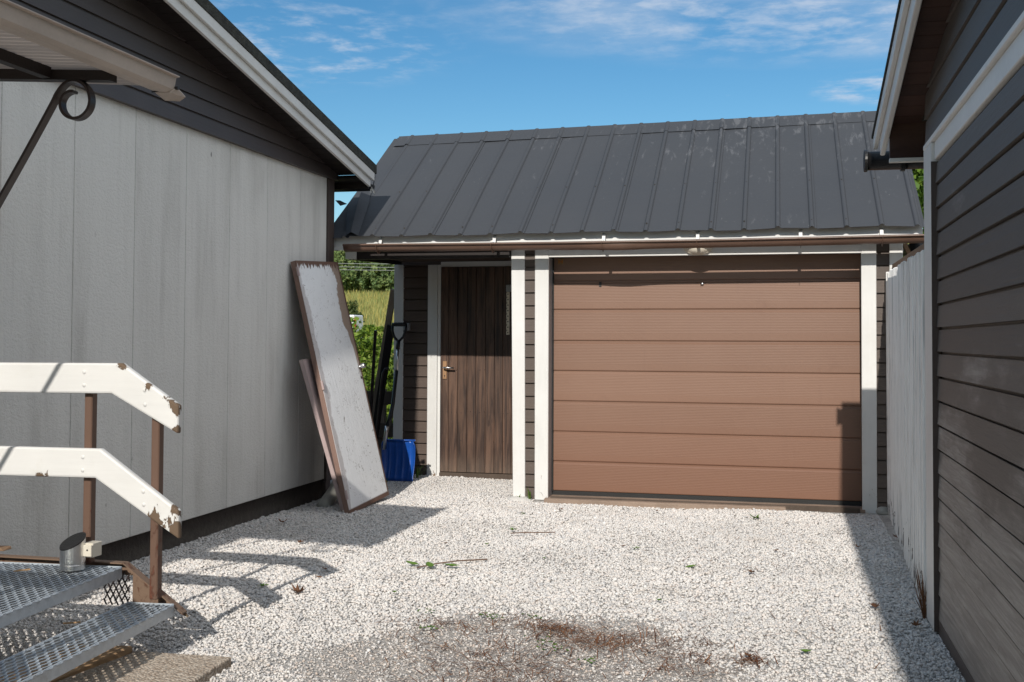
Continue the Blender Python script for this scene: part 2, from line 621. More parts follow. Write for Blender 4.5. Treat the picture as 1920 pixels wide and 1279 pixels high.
def m_garage_door():
    m = NT('brown_sectional_door')
    X = m.xyz()
    base = m.mix(m.noise(1.6, 5, 0.55), (0.195, 0.108, 0.073), (0.225, 0.132, 0.092))
    st = m.math('MULTIPLY', m.map(m.noise(1.0, 5, 0.6, m.pos((9, 9, 0.8))), 0.58, 0.78), 0.25)
    col = m.mix(st, base, (0.13, 0.07, 0.05))
    col = m.scale(col, m.map(m.rand(), 0, 1, 0.96, 1.05, False))
    smg = m.math('MULTIPLY', m.map(m.noise(3.1, 6, 0.7, m.pos((1, 1, 1.6))), 0.56, 0.74), 0.30)
    col = m.mix(smg, col, (0.16, 0.085, 0.058))
    col = m.mix(m.map(X[2], 0.05, 1.1, 0.65, 0.0), col, (0.19, 0.092, 0.058))
    s = m.math('SINE', m.math('MULTIPLY', X[2], 2 * math.pi / 0.0128))
    # the fine ribs fill most of each section, the lower quarter stays plain
    ph = m.math('FRACT', m.math('DIVIDE', m.math('SUBTRACT', X[2], 0.302), 0.2528))
    grp = m.math('MULTIPLY', m.map(ph, 0.16, 0.26), m.map(ph, 0.97, 0.90))
    h = m.math('ADD', m.math('MULTIPLY', m.math('MULTIPLY', s, grp), 0.5), m.math('MULTIPLY', m.noise(160, 2), 0.25))
    col = m.scale(col, m.math('ADD', 1.0, m.math('MULTIPLY', m.math('MULTIPLY', s, grp), 0.035)))
    return m.done(col, 0.42, 0.4, 0, m.bump(h, 0.0004))


M['garage_door'] = m_garage_door()


def m_side_door():
    m = NT('dark_stained_planks')
    g = m.noise(1.0, 7, 0.65, m.pos((26, 26, 1.5)), 0.8)
    col = m.mix(m.map(g, 0.34, 0.68), (0.030, 0.016, 0.012), (0.135, 0.076, 0.050))
    blot = m.noise(1.0, 5, 0.6, m.pos((7, 7, 1.1)))
    col = m.mix(m.map(blot, 0.52, 0.72, 0, 0.55), col, (0.20, 0.105, 0.066))
    col = m.scale(col, m.map(m.rand(), 0, 1, 0.68, 1.3, False))
    kn = m.map(m.vor(5.0, m.pos((1.6, 1, 0.55))), 0.05, 0.12, 0.8, 0.0)
    col = m.mix(kn, col, (0.03, 0.015, 0.01))
    X = m.xyz()
    col = m.mix(m.math('MULTIPLY', m.map(X[2], 0.0, 0.28, 0.6, 0.0), m.noise(9, 5)), col, (0.22, 0.17, 0.13))
    return m.done(col, 0.5, 0.4, 0, m.bump(g, 0.003))


M['side_door'] = m_side_door()


def m_gravel(name, tones, patch_dark):
    m = NT(name)
    r = m.rand()
    cr = m.n('ShaderNodeValToRGB')
    e = cr.color_ramp.elements
    e[0].position, e[0].color = 0.0, (*tones[0], 1)
    e[1].position, e[1].color = 1.0, (*tones[-1], 1)
    for i, t in enumerate(tones[1:-1]):
        x = e.new((i + 1) / (len(tones) - 1))
        x.color = (*t, 1)
    cr.color_ramp.interpolation = 'LINEAR'
    m.l(r, cr.inputs[0])
    col = m.scale(cr.outputs['Color'], m.map(m.noise(1.1, 5, 0.65), 0.25, 0.75, 0.92, 1.14, False))
    col = m.mix(m.map(m.noise(2.1, 6, 0.7), 0.54, 0.72, 0, 0.32), col, (0.40, 0.33, 0.26))
    col = m.scale(col, m.map(m.noise(180, 3), 0.2, 0.8, 0.9, 1.1, False))
    return m.done(col, 0.85, 0.25)


M['stone'] = m_gravel('pale_crushed_stone', [(0.42, 0.41, 0.41), (0.57, 0.55, 0.535), (0.62, 0.59, 0.56), (0.66, 0.63, 0.60),
                                             (0.62, 0.56, 0.52), (0.72, 0.70, 0.675)], 0)
M['stone_dirty'] = m_gravel('dirty_mixed_stone', [(0.18, 0.18, 0.185), (0.50, 0.48, 0.465), (0.44, 0.39, 0.35), (0.60, 0.58, 0.56),
                                                  (0.52, 0.43, 0.37), (0.72, 0.71, 0.70)], 0)


def m_ground():
    m = NT('gravel_bed')
    X = m.xyz()
    n = m.noise(2.2, 7, 0.62)
    c = m.vor(70, None, 'Color')
    cell = m.n('ShaderNodeSeparateColor')
    m.l(c, cell.inputs[0])
    grit = m.mix(cell.outputs[0], (0.40, 0.38, 0.355), (0.60, 0.57, 0.54))
    soil = m.mix(m.noise(26, 6, 0.7), (0.31, 0.275, 0.245), (0.62, 0.575, 0.53))
    # worn patch of soil and fine grit in front of the camera
    ex = m.math('POWER', m.math('DIVIDE', m.math('ADD', X[0], 0.98), 0.85), 2)
    ey = m.math('POWER', m.math('DIVIDE', m.math('SUBTRACT', X[1], 4.35), 0.85), 2)
    d = m.math('ADD', m.math('ADD', ex, ey), m.map(n, 0.2, 0.8, -0.7, 0.7, False))
    pm = m.map(d, 0.65, 1.25, 1.0, 0.0)
    col = m.mix(pm, grit, soil)
    h = m.math('ADD', m.math('MULTIPLY', m.vor(70), 1.0), m.noise(140, 3))
    return m.done(col, 0.95, 0.15, 0, m.bump(h, 0.012))


M['ground'] = m_ground()


def m_meadow():
    m = NT('summer_meadow')
    n = m.noise(0.06, 6, 0.65, m.pos((1, 0.35, 1)))
    n2 = m.noise(1.3, 5, 0.7, m.pos((1, 0.3, 1)))
    col = m.mix(m.map(n, 0.3, 0.7), (0.21, 0.22, 0.06), (0.34, 0.30, 0.10))
    col = m.mix(m.map(n2, 0.35, 0.7, 0, 0.7), col, (0.08, 0.10, 0.018))
    return m.done(col, 0.95, 0.05, 0, m.bump(n2, 0.3))


M['meadow'] = m_meadow()


def foliage(name, c0, c1, c2, trans=0.25):
    m = NT(name)
    cr = m.n('ShaderNodeValToRGB')
    e = cr.color_ramp.elements
    e[0].color, e[1].color = (*c0, 1), (*c2, 1)
    x = e.new(0.5)
    x.color = (*c1, 1)
    m.l(m.rand(), cr.inputs[0])
    col = m.scale(cr.outputs[0], m.map(m.noise(0.8, 3), 0.3, 0.7, 0.75, 1.2, False))
    m.done(col, 0.6, 0.3)
    tr = m.n('ShaderNodeBsdfTranslucent')
    m.l(col, tr.inputs['Color'])
    ad = m.n('ShaderNodeMixShader')
    ad.inputs[0].default_value = trans
    m.l(m.b.outputs[0], ad.inputs[1])
    m.l(tr.outputs[0], ad.inputs[2])
    out = m.t.nodes['Material Output']
    m.l(ad.outputs[0], out.inputs['Surface'])
    return m.mat


M['bush_leaf'] = foliage('bright_bush_leaves', (0.05, 0.10, 0.010), (0.12, 0.20, 0.018), (0.20, 0.27, 0.03))
M['dark_leaf'] = foliage('dull_bush_leaves', (0.035, 0.055, 0.014), (0.06, 0.085, 0.02), (0.085, 0.11, 0.03))
M['forest_leaf'] = foliage('forest_leaves', (0.07, 0.125, 0.045), (0.14, 0.20, 0.065), (0.23, 0.28, 0.10))
M['corrugated'] = foliage('translucent_corrugated_sheet', (0.44, 0.37, 0.32), (0.45, 0.38, 0.33), (0.46, 0.39, 0.34), 0.30)
M['tree_leaf'] = foliage('roadside_tree_leaves', (0.05, 0.11, 0.012), (0.10, 0.18, 0.02), (0.16, 0.24, 0.03))
M['grass_blade'] = foliage('meadow_grass_blades', (0.16, 0.20, 0.05), (0.30, 0.29, 0.10), (0.44, 0.36, 0.10))
M['weed'] = foliage('weed_blades', (0.05, 0.11, 0.02), (0.09, 0.17, 0.03), (0.16, 0.22, 0.05))
M['green_leaf'] = foliage('fallen_green_leaf', (0.09, 0.19, 0.03), (0.13, 0.24, 0.04), (0.17, 0.27, 0.05))
M['brown_leaf'] = foliage('fallen_brown_leaf', (0.14, 0.065, 0.03), (0.17, 0.08, 0.04), (0.22, 0.10, 0.05))
M['needle'] = foliage('dry_needles', (0.10, 0.035, 0.014), (0.18, 0.065, 0.022), (0.28, 0.13, 0.05), 0.1)
M['bark'] = paint('bark', (0.09, 0.07, 0.055), 0.9, 0.3, 0, (20, 20, 3), 0.02)
M['twig'] = paint('brown_twig', (0.16, 0.095, 0.065), 0.8, 0.2)


def m_galv():
    m = NT('galvanised_steel')
    n = m.noise(22, 4, 0.6)
    sp = m.vor(45, None, 'Color')
    c = m.n('ShaderNodeSeparateColor')
    m.l(sp, c.inputs[0])
    f = m.math('ADD', m.math('MULTIPLY', n, 0.5), m.math('MULTIPLY', c.outputs[0], 0.3))
    col = m.mix(f, (0.36, 0.40, 0.44), (0.58, 0.62, 0.66))
    dirt = m.map(m.noise(6, 6, 0.7), 0.55, 0.75, 0, 0.5)
    col = m.mix(dirt, col, (0.22, 0.21, 0.19))
    return m.done(col, 0.45, 0.5, 0.25, m.bump(n, 0.001))


M['galv'] = m_galv()


def m_rusty(name, base, rust, amt):
    m = NT(name)
    n = m.noise(16, 7, 0.72, m.pos((1, 1, 0.45)))
    X = m.xyz()
    a = m.map(X[2], 0.2, 0.8, amt, -0.05, False)
    mask = m.map(m.math('ADD', n, a), 0.60, 0.68)
    col = m.mix(mask, base, m.mix(m.noise(40, 4), rust, (0.06, 0.02, 0.012)))
    moss = m.map(m.math('ADD', m.noise(11, 6, 0.7), m.map(X[2], 0.15, 0.42, 0.06, -0.2, False)), 0.58, 0.68, 0, 0.6)
    col = m.mix(moss, col, (0.17, 0.15, 0.04))
    return m.done(col, 0.6, 0.4, 0, m.bump(m.math('ADD', n, mask), 0.002))


M['post'] = m_rusty('brown_rusty_post_paint', (0.125, 0.072, 0.050), (0.16, 0.055, 0.030), 0.14)
M['stringer'] = m_rusty('brown_mossy_stringer_paint', (0.17, 0.11, 0.075), (0.20, 0.09, 0.05), 0.05)


def m_slab():
    m = NT('exposed_aggregate_slab')
    c = m.vor(95, None, 'Color')
    s = m.n('ShaderNodeSeparateColor')
    m.l(c, s.inputs[0])
    col = m.mix(s.outputs[0], (0.30, 0.22, 0.16), (0.66, 0.57, 0.47))
    col = m.mix(m.map(m.vor(95), 0.35, 0.6, 0, 0.6), col, (0.30, 0.25, 0.20))
    return m.done(col, 0.85, 0.25, 0, m.bump(m.math('SUBTRACT', 1.0, m.vor(95)), 0.006))


M['slab'] = m_slab()


def m_old_door():
    """white flaking face of the leaning door: brown board under old paint, printed with faint leaf marks"""
    m = NT('flaking_white_door_face')
    tcn = m.n('ShaderNodeTexCoord')
    u = m.n('ShaderNodeSeparateXYZ')
    m.l(tcn.outputs['UV'], u.inputs[0])
    U, V = u.outputs[0], u.outputs[1]

    def uvn(sx, sy, sc, det=6, ro=.65, di=0.3):
        v = m.n('ShaderNodeVectorMath', operation='MULTIPLY')
        m.l(tcn.outputs['UV'], v.inputs[0])
        v.inputs[1].default_value = (sx, sy, 1)
        return m.noise(sc, det, ro, v.outputs[0], di)
    white = m.mix(uvn(.8, 4, 2.2, 7, .7), (0.76, 0.77, 0.79), (0.90, 0.90, 0.90))
    # bare beige along the two long edges with a wavering border
    wob = uvn(1, 1.9, 3.2, 5, .6)
    lft = m.map(m.math('SUBTRACT', U, m.map(wob, 0.3, 0.7, 0.015, 0.16, False)), -0.012, 0.012, 1, 0)
    rgt = m.map(m.math('SUBTRACT', m.math('ADD', U, m.math('MULTIPLY', m.map(wob, 0.3, 0.7, 0.0, 0.20, False), m.map(V, 0.55, 0.75))), 0.93),
                -0.012, 0.012)
    rgt = m.math('MULTIPLY', rgt, m.map(V, 0.45, 0.6))
    col = m.mix(lft, white, (0.56, 0.53, 0.53))
    col = m.mix(rgt, col, (0.36, 0.27, 0.215))
    # cracks and leaf-like dark relief marks
    mk = m.map(uvn(2.6, 5.2, 6.0, 9, .80, 2.4), 0.555, 0.60)
    area = m.map(uvn(2, 4.6, 2.4, 3), 0.46, 0.56)
    col = m.mix(m.math('MULTIPLY', m.math('MULTIPLY', mk, area), 0.75), col, (0.15, 0.12, 0.10))
    top = m.map(m.math('ADD', V, m.map(uvn(14, 1.5, 2, 4), 0.3, 0.7, -0.02, 0.02, False)), 0.978, 0.982)
    edge = m.map(U, 0.968, 0.974)
    fr = m.math('MAXIMUM', top, m.math('MAXIMUM', edge, m.map(V, 0.02, 0.014)))
    col = m.mix(fr, col, (0.15, 0.085, 0.062))
    wrink = uvn(3.2, 1.1, 5.0, 8, .7, 1.2)
    h = m.math('ADD', wrink, m.math('ADD', m.math('MULTIPLY', uvn(1, 2.3, 26, 5), .5), m.math('MULTIPLY', fr, -0.6)))
    return m.done(col, 0.6, 0.35, 0, m.bump(h, 0.004))


M['old_door'] = m_old_door()
M['car_white'] = paint('white_car_paint', (0.7, 0.7, 0.72), 0.25, 0.03)
M['car_red'] = paint('red_car_paint', (0.5, 0.04, 0.02), 0.3, 0.05)
M['car_glass'] = paint('dark_car_glass', (0.02, 0.025, 0.03), 0.1, 0.05)
M['sticker_ground'] = paint('tan_sticker', (0.26, 0.17, 0.08), 0.5, 0.05)
M['sticker_orange'] = paint('orange_sticker_print', (0.42, 0.14, 0.03), 0.5, 0.05)


# ------------------------------------------------------------ shape builders
def lap_boards(mb, fixed_axis, face, out, s0, s1, z0, z1, pitch, t=0.016, joints=None, jit=0.0015, groove=0.016):
    """horizontal clapboards. fixed_axis 'X' or 'Y': plane coordinate 'face'; 'out' = sign of outward normal"""
    k = 0
    z = z0
    while z < z1 - 1e-4:
        zt = min(z + pitch + 0.004, z1)
        dj = random.uniform(-jit, jit)
        segs = [s0] + sorted((joints or {}).get(k, [])) + [s1]
        for a, b in zip(segs[:-1], segs[1:]):
            a2 = a + (0.001 if a != s0 else 0)
            b2 = b - (0.001 if b != s1 else 0)
            o0, o1, ob = face + out * (t + dj), face + out * 0.003, face - out * 0.004
            nseg = max(1, int((b2 - a2) / 0.7))
            vs, fs = [], []
            for i in range(nseg + 1):
                s = a2 + (b2 - a2) * i / nseg
                dz = random.uniform(-0.0012, 0.0012)
                prof = [(ob, z + dz), (o0, z + dz), (o0 - out * 0.0012, z + dz + 0.012), (o0 - out * 0.007, zt - groove), (face - out * 0.008, zt - groove - .001), (face - out * 0.008, zt)]
                vs += [(q, s, h) if fixed_axis == 'X' else (s, q, h) for q, h in prof]
            for i in range(nseg):
                for j in range(5):
                    fs.append((i * 6 + j, i * 6 + j + 1, (i + 1) * 6 + j + 1, (i + 1) * 6 + j))
            mb.add(vs, fs)
        z += pitch
        k += 1


def leaves_np(centers, sizes, seed, aspect=0.55, droop=0.0):
    """diamond leaves (2 triangles each) with random orientation"""
    r = np.random.default_rng(seed)
    n = len(centers)
    a = r.normal(size=(n, 3))
    a /= np.linalg.norm(a, axis=1)[:, None]
    b = np.cross(a, r.normal(size=(n, 3)))
    b /= np.linalg.norm(b, axis=1)[:, None]
    s = sizes[:, None]
    c = centers
    nrm = np.cross(a, b)
    V = np.stack([c - a * s, c + b * s * aspect + nrm * s * .15, c + a * s, c - b * s * aspect + nrm * s * .15], 1).reshape(-1, 3)
    F = (np.arange(n)[:, None] * 4 + np.array([0, 1, 2, 3])[None])
    return V, F


def crown_points(c, r, n, clumps, seed, hollow=0.45):
    g = np.random.default_rng(seed)
    c, r = np.array(c), np.array(r)
    d = g.normal(size=(clumps, 3))
    d /= np.linalg.norm(d, axis=1)[:, None]
    rad = g.uniform(hollow, 1.0, clumps) ** 0.6
    cc = d * rad[:, None]
    cc[:, 2] = np.maximum(cc[:, 2], -0.75)
    cr = g.uniform(0.16, 0.34, clumps)
    pick = g.integers(0, clumps, n)
    e = g.normal(size=(n, 3))
    e /= np.linalg.norm(e, axis=1)[:, None]
    e *= (g.uniform(0, 1, n) ** 0.45)[:, None]
    p = cc[pick] + e * cr[pick][:, None]
    return c + p * r


def plant(name, base, label, cat, crown_c, crown_r, nleaf, leaf, mat, seed, clumps=40, trunk=True, group=None, tr=0.06):
    t = thing(name, base, label, cat, group)
    P = crown_points(crown_c, crown_r, nleaf, clumps, seed)
    g = np.random.default_rng(seed + 1)
    V, F = leaves_np(P, g.uniform(0.6, 1.3, nleaf) * leaf, seed + 2)
    o = mesh_np('crown', V, F, mat)
    adopt(o, t)
    mb = MB()
    top = Vector(crown_c)
    b = Vector(base)
    for k in range(5):
        a = 2 * math.pi * k / 5
        tip = top + Vector((math.cos(a) * crown_r[0] * .55, math.sin(a) * crown_r[1] * .55, crown_r[2] * random.uniform(-.1, .5)))
        mid = b.lerp(tip, .45) + Vector((0, 0, .1 * crown_r[2]))
        path = [b - Vector((0, 0, .1)), b.lerp(mid, .6), mid, tip]
        for i in range(3):
            r0 = tr * (1 - i * .3)
            mb.tube([path[i], path[i + 1]], r0, 6)
    s = mb.build('trunk' if trunk else 'stem', M['bark'], t)
    return t


# ============================================================ SETTING: ground
def terrain_z(x, y):
    d = max(0.0, y - 24.0)
    z = -0.06
    if y > 11.5:
        z = -0.06 - 0.19 * min(1.0, (y - 11.5) / 6)
    if d > 0:
        z += max(0, (y - 55)) * 0.063 + 0.0
    if y > 255:
        z += (y - 255) * 0.012
    return z + (0.25 * math.sin(x * .11) * math.cos(y * .07) * min(1, d / 30))


def build_ground():
    xs = [-1400, -700, -400, -260] + list(np.linspace(-200, 60, 45)) + [120, 260, 500, 1000]
    ys = [-500, -120, -30, -8, 0, 8, 11.4] + list(np.linspace(14, 320, 60)) + [420, 700, 1500]
    V = [(x, y, terrain_z(x, y) - 0.006) for y in ys for x in xs]
    nx = len(xs)
    F = [(j * nx + i, j * nx + i + 1, (j + 1) * nx + i + 1, (j + 1) * nx + i) for j in range(len(ys) - 1) for i in range(nx - 1)]
    o = mesh_np('ground', V, F, M['meadow'], None, True)
    tag(o, kind='structure')
    # gravel yard: fine sheet with gentle unevenness, just above the ground sheet
    xs = np.linspace(-8.5, 7, 90)
    ys = np.linspace(-6, 11.2, 100)
    V = [(x, y, yard_z(x, y)) for y in ys for x in xs]
    nx = len(xs)
    F = [(j * nx + i, j * nx + i + 1, (j + 1) * nx + i + 1, (j + 1) * nx + i) for j in range(len(ys) - 1) for i in range(nx - 1)]
    o = mesh_np('gravel_yard', V, F, M['ground'], None, True)
    tag(o, kind='structure')


def yard_z(x, y):
    z = 0.004 + 0.006 * math.sin(x * 2.3 + 1) * math.sin(y * 1.7) + 0.005 * math.sin(x * 5.1 - y * 3.3)
    z -= 0.016 * math.exp(-(((x + .98) / .7) ** 2 + ((y - 4.3) / .8) ** 2))
    return z - 0.004


build_ground()


def fnoise(x, y, seed=0):
    """cheap smooth value noise for scattering masks"""
    r = np.random.default_rng(seed)
    a = np.zeros_like(x)
    for k in range(9):
        fx, fy = r.normal(0, 2.2, 2) * (1 + k * .45)
        a += np.sin(fx * x + fy * y + r.uniform(0, 6.28)) / (1 + k * .35)
    return a / 3.2


ICO_V = None


def ico():
    p = (1 + 5 ** .5) / 2
    v = np.array([(-1, p, 0), (1, p, 0), (-1, -p, 0), (1, -p, 0), (0, -1, p), (0, 1, p), (0, -1, -p), (0, 1, -p),
                  (p, 0, -1), (p, 0, 1), (-p, 0, -1), (-p, 0, 1)], float)
    v /= np.linalg.norm(v[0])
    f = np.array([(0, 11, 5), (0, 5, 1), (0, 1, 7), (0, 7, 10), (0, 10, 11), (1, 5, 9), (5, 11, 4), (11, 10, 2), (10, 7, 6), (7, 1, 8),
                  (3, 9, 4), (3, 4, 2), (3, 2, 6), (3, 6, 8), (3, 8, 9), (4, 9, 5), (2, 4, 11), (6, 2, 10), (8, 6, 7), (9, 8, 1)])
    return v, f


def stones(name, X, Y, size, mat, seed):
    g = np.random.default_rng(seed)
    v, f = ico()
    n = len(X)
    J = v[None] * g.uniform(0.62, 1.25, (n, 12, 1))
    sc = np.stack([g.uniform(.75, 1.35, n), g.uniform(.6, 1.0, n), g.uniform(.45, .85, n)], 1)
    J = J * sc[:, None, :] * (size / 2)[:, None, None]
    # random tilt and yaw
    yaw = g.uniform(0, 6.283, n)
    til = g.normal(0, .45, n)
    cy, sy, ct, st = np.cos(yaw), np.sin(yaw), np.cos(til), np.sin(til)
    x, y, z = J[..., 0], J[..., 1], J[..., 2]
    y2 = y * ct[:, None] - z * st[:, None]
    z2 = y * st[:, None] + z * ct[:, None]
    x3 = x * cy[:, None] - y2 * sy[:, None]
    y3 = x * sy[:, None] + y2 * cy[:, None]
    base = np.array([yard_z(a, b) for a, b in zip(X, Y)])
    Z = base + size * g.uniform(0.02, 0.42, n)
    P = np.stack([x3 + X[:, None], y3 + Y[:, None], z2 + Z[:, None]], 2).reshape(-1, 3)
    F = (np.arange(n)[:, None, None] * 12 + f[None]).reshape(-1, 3)
    o = mesh_np(name, P, F, mat)
    return tag(o, kind='stuff')


def patch_field(X, Y):
    return ((X + .98) / .85) ** 2 + ((Y - 4.35) / .85) ** 2 + fnoise(X, Y, 3) * .75 + fnoise(X * 3, Y * 3, 8) * .3


def scatter_gravel():
    g = np.random.default_rng(5)
    n = 210000
    # more stones close to the camera, where they show one by one
    Y = 2.9 + (10.25 - 2.9) * g.uniform(0, 1, n) ** 1.12
    X = g.uniform(-3.72, 0.72, n)
    keep = (X < 0.70 + (Y > 5.5) * .12) & ((X > -3.66) | (Y > 8.6))
    keep &= (Y < 8.95) | ((X > -3.75) & (X < -2.1) & (Y < 10.2))
    keep &= ~((Y > 8.78) & (X > -1.95) & (X < .75))
    keep &= Y > 2.9
    # nothing outside the view cone (a little margin)
    keep &= (X > -0.80 * Y) & (X < .25 * Y)
    X, Y = X[keep], Y[keep]
    d = patch_field(X, Y)
    far = np.clip((Y - 4) / 5, 0, 1)
    size = g.uniform(.0085, .0205, len(X)) * (1 + .14 * far)
    size *= np.clip(1.0 + .22 * fnoise(X, Y, 12), .72, 1.3)
    big = g.uniform(0, 1, len(X)) < .05
    size[big] *= 1.35
    out = d > g.uniform(.75, 1.25, len(X))
    stones('gravel', X[out], Y[out], size[out], M['stone'], 1)
    inn = ~out & (g.uniform(0, 1, len(X)) < .80)
    s2 = size[inn] * g.uniform(.35, .95, inn.sum())
    stones('gravel', X[inn], Y[inn], s2, M['stone_dirty'], 2)


scatter_gravel()

# ============================================================ GARAGE
YG, YR, YD = 8.93, 10.20, 9.12
EAVE_Y, EAVE_Z, PITCH = 8.68, 2.168, math.radians(33.3)


def roof_z(y):
    return EAVE_Z + (y - EAVE_Y) * math.tan(PITCH)


gar = thing('garage', (-1.4, YG, 0), 'brown wooden garage with wide sectional door, side door and graphite metal roof', 'garage')

# walls: clapboard strips beside the door, recess, hidden sides and back
w = MB()
lap_boards(w, 'Y', YG + 0.012, -1, -2.045, -1.945, 0.0, 2.10, 0.1065)
lap_boards(w, 'Y', YG + 0.012, -1, 0.725, 0.840, -0.02, 2.10, 0.1065)
w.box(-2.13, -1.86, YG + .018, YG + .10, -.05, 2.12)
w.box(0.635, 0.92, YG + .018, YG + .10, -.05, 2.12)
w.box(-1.86, 0.635, YG + .03, YG + .10, 2.02, 2.14)
w.box(0.84, 0.90, YG + .10, 12.2, -.05, 2.15)
w.box(-2.13, -2.06, YG + .10, YR + .03, -.05, 2.12)
w.build('wall', M['siding_garage'], gar)
w = MB()
lap_boards(w, 'Y', YR + 0.012, -1, -3.545, -3.280, 0.0, 2.06, 0.1065)
w.box(-3.62, -2.06, YR + .018, YR + .09, -.05, 2.3)
w.box(-3.62, -3.55, YR + .09, 12.2, -.05, 2.15)
w.box(-3.55, 0.84, 12.12, 12.2, -.05, 2.15)
w.build('wall', M['siding_recess'], gar)

# white boards
for x0, x1, xb0, xb1, z0, z1 in ((-2.157, -2.042, -2.133, -2.030, 0.0, 2.13), (-1.955, -1.838, -1.950, -1.838, 0.0, 2.13),
                                 (0.620, 0.732, 0.620, 0.727, -0.02, 2.13), (0.828, 0.925, 0.828, 0.925, -.02, 2.13)):
    b = MB()
    b.hexa([(xb0, YG - .008, z0), (xb1, YG - .008, z0), (xb1, YG + .022, z0), (xb0, YG + .022, z0),
            (x0, YG - .008, z1), (x1, YG - .008, z1), (x1, YG + .022, z1), (x0, YG + .022, z1)])
    b.build('corner_board' if z0 == 0 and x0 < -2 or x0 > .8 else 'door_jamb', M['white'], gar, bevel=.004)
b = MB()
b.box(-3.632, -3.535, YR - .008, YR + .016, 0.0, 2.036)
b.build('corner_board', M['white'], gar, bevel=.004)
b = MB()
b.box(-1.838, 0.620, YG - .004, YG + .03, 1.992, 2.125)
b.build('lintel', M['white_plain'], gar, bevel=.003)

# sectional garage door: eight boxed sections with stepped seams
gd = MB()
zs = [0.055, 0.302, 0.550, 0.803, 1.055, 1.306, 1.5665, 1.805, 2.06]
for k in range(8):
    a, b_ = zs[k], zs[k + 1]
    yf = YD
    prof = [(yf + .010, a), (yf + .002, a + .004), (yf, a + .010), (yf, b_ - .024), (yf + .006, b_ - .016), (yf + .006, b_ - .006), (yf + .011, b_ - .0035), (yf + .011, b_)]
    vs, fs = [], []
    for x in (-1.862, .64):
        vs += [(x, q, h) for q, h in prof]
    n = len(prof)
    fs = [(j, j + 1, n + j + 1, n + j) for j in range(n - 1)]
    gd.add(vs, fs)
gdo = gd.build('garage_door', M['garage_door'], gar)
s = MB()
s.box(-1.862, .64, YD - .006, YD + .02, .022, .056)
s.build('bottom_seal', M['black_rubber'], gdo)
s = MB()
s.box(-1.866, -1.842, YG + .023, YD + .02, .02, 1.99)
s.build('track', M['grey_metal'], gar)
s = MB()
s.box(-1.842, -1.832, YD - .02, YD + .02, .05, 2.02)
s.box(.628, .640, YD - .02, YD + .02, .05, 2.02)
s.box(-1.842, .628, YD - .025, YD + .02, 2.0, 2.03)
s.build('door_gasket', M['black_rubber'], gar)
s = MB()
s.box(-1.800, -1.752, YD - .003, YD + .006, 1.945, 1.992)
so = s.build('sticker', M['sticker_ground'], gdo)
s = MB()
for poly in ([(-1.794, 1.951), (-1.776, 1.966), (-1.794, 1.986)], [(-1.758, 1.951), (-1.776, 1.966), (-1.758, 1.986)]):
    s.prism([(x, YD - .004, z) for x, z in poly], (0, -.0015, 0))
s.build('emblem', M['sticker_orange'], so)
s = MB()
s.lathe((-.602, YD, 1.772), [(0, -.016), (.008, -.016), (.011, -.012), (.011, 0)], 16, 'Y')
s.build('knob', M['steel'], gdo, smooth=True)
s = MB()
s.box(-1.45, -1.43, YD - .006, YD + .004, 1.755, 1.795)
s.build('catch', M['nail'], gdo)
# concrete/wood sill under the door
s = MB()
s.box(-1.86, .64, YG - .03, YD + .10, -.05, .022)
s.build('door_sill', M['old_wood'], gar)

# side door in the recess
sd = MB()
x = -3.153
k = 0
while x < -2.12:
    wd = random.choice((.082, .088, .094))
    x1 = min(x + wd, -2.10)
    sd.box(x + .0022, x1 - .0022, YR - .018 + random.uniform(-.0012, .0012), YR + .02, .052, 2.008)
    x = x1
    k += 1
sd.box(-3.153, -2.10, YR - .006, YR + .02, .05, 2.01)
sd.mi = 1
for z in (1.585, .62, .35, 1.02):
    for i in range(22):
        if z in (.35, 1.02) and random.random() < .6:
            continue
        sd.lathe((-3.13 + i * .046, YR - .019, z + random.uniform(-.008, .008)), [(0, -.003), (.004, -.002), (.005, .002)], 8, 'Y')
sdo = sd.build('side_door', [M['side_door'], M['nail']], gar, bevel=.0035)
s = MB()
s.box(-3.128, -3.088, YR - .028, YR - .016, .935, 1.105)
lp = s.build('lock_plate', M['brass'], sdo, bevel=.003)
s = MB()
s.tube([(-3.108, YR - .025, 1.045), (-3.108, YR - .065, 1.045), (-3.095, YR - .072, 1.045), (-3.005, YR - .07, 1.042)], .009, 10)
s.build('door_handle', M['steel'], sdo, smooth=True)
s = MB()
s.lathe((-3.108, YR - .028, .968), [(0, -.001), (.006, -.001), (.006, .004)], 10, 'Y')
s.box(-3.1105, -3.1055, YR - .0295, YR - .02, .950, .966)
s.build('keyhole', M['nail'], lp)
# white frame
f = MB()
f.box(-3.286, -3.188, YR - .016, YR + .014, .0, 2.032)
f.build('door_jamb', M['white'], gar, bevel=.004)
f = MB()
f.box(-3.186, -3.158, YR - .006, YR + .02, .0, 2.032)
f.box(-3.158, -2.10, YR - .006, YR + .02, 2.012, 2.06)
f.build('door_frame', M['white_plain'], gar)
f = MB()
f.box(-3.158, -2.10, YR - .03, YR + .05, -.03, .046)
f.build('threshold', M['dark_wood'], gar, bevel=.006)
# perforated strap and latch box by the side door
s = MB()
s.box(-2.503, -2.472, YR - .026, YR - .020, 1.36, 1.765)
s.mi = 1
for i in range(8):
    s.lathe((-2.488, YR - .0272, 1.38 + i * .052), [(0, 0), (.006, 0), (.006, .004)], 10, 'Y')
    s.box(-2.5005, -2.4955, YR - .0272, YR - .022, 1.395 + i * .052, 1.408 + i * .052)
st = s.build('perforated_strap', [M['strap_pale'], M['nail']], sdo)
s = MB()
s.box(-2.503, -2.44, YR - .045, YR - .019, 1.766, 1.832)
s.build('latch_box', M['grey_metal'], sdo, bevel=.004)
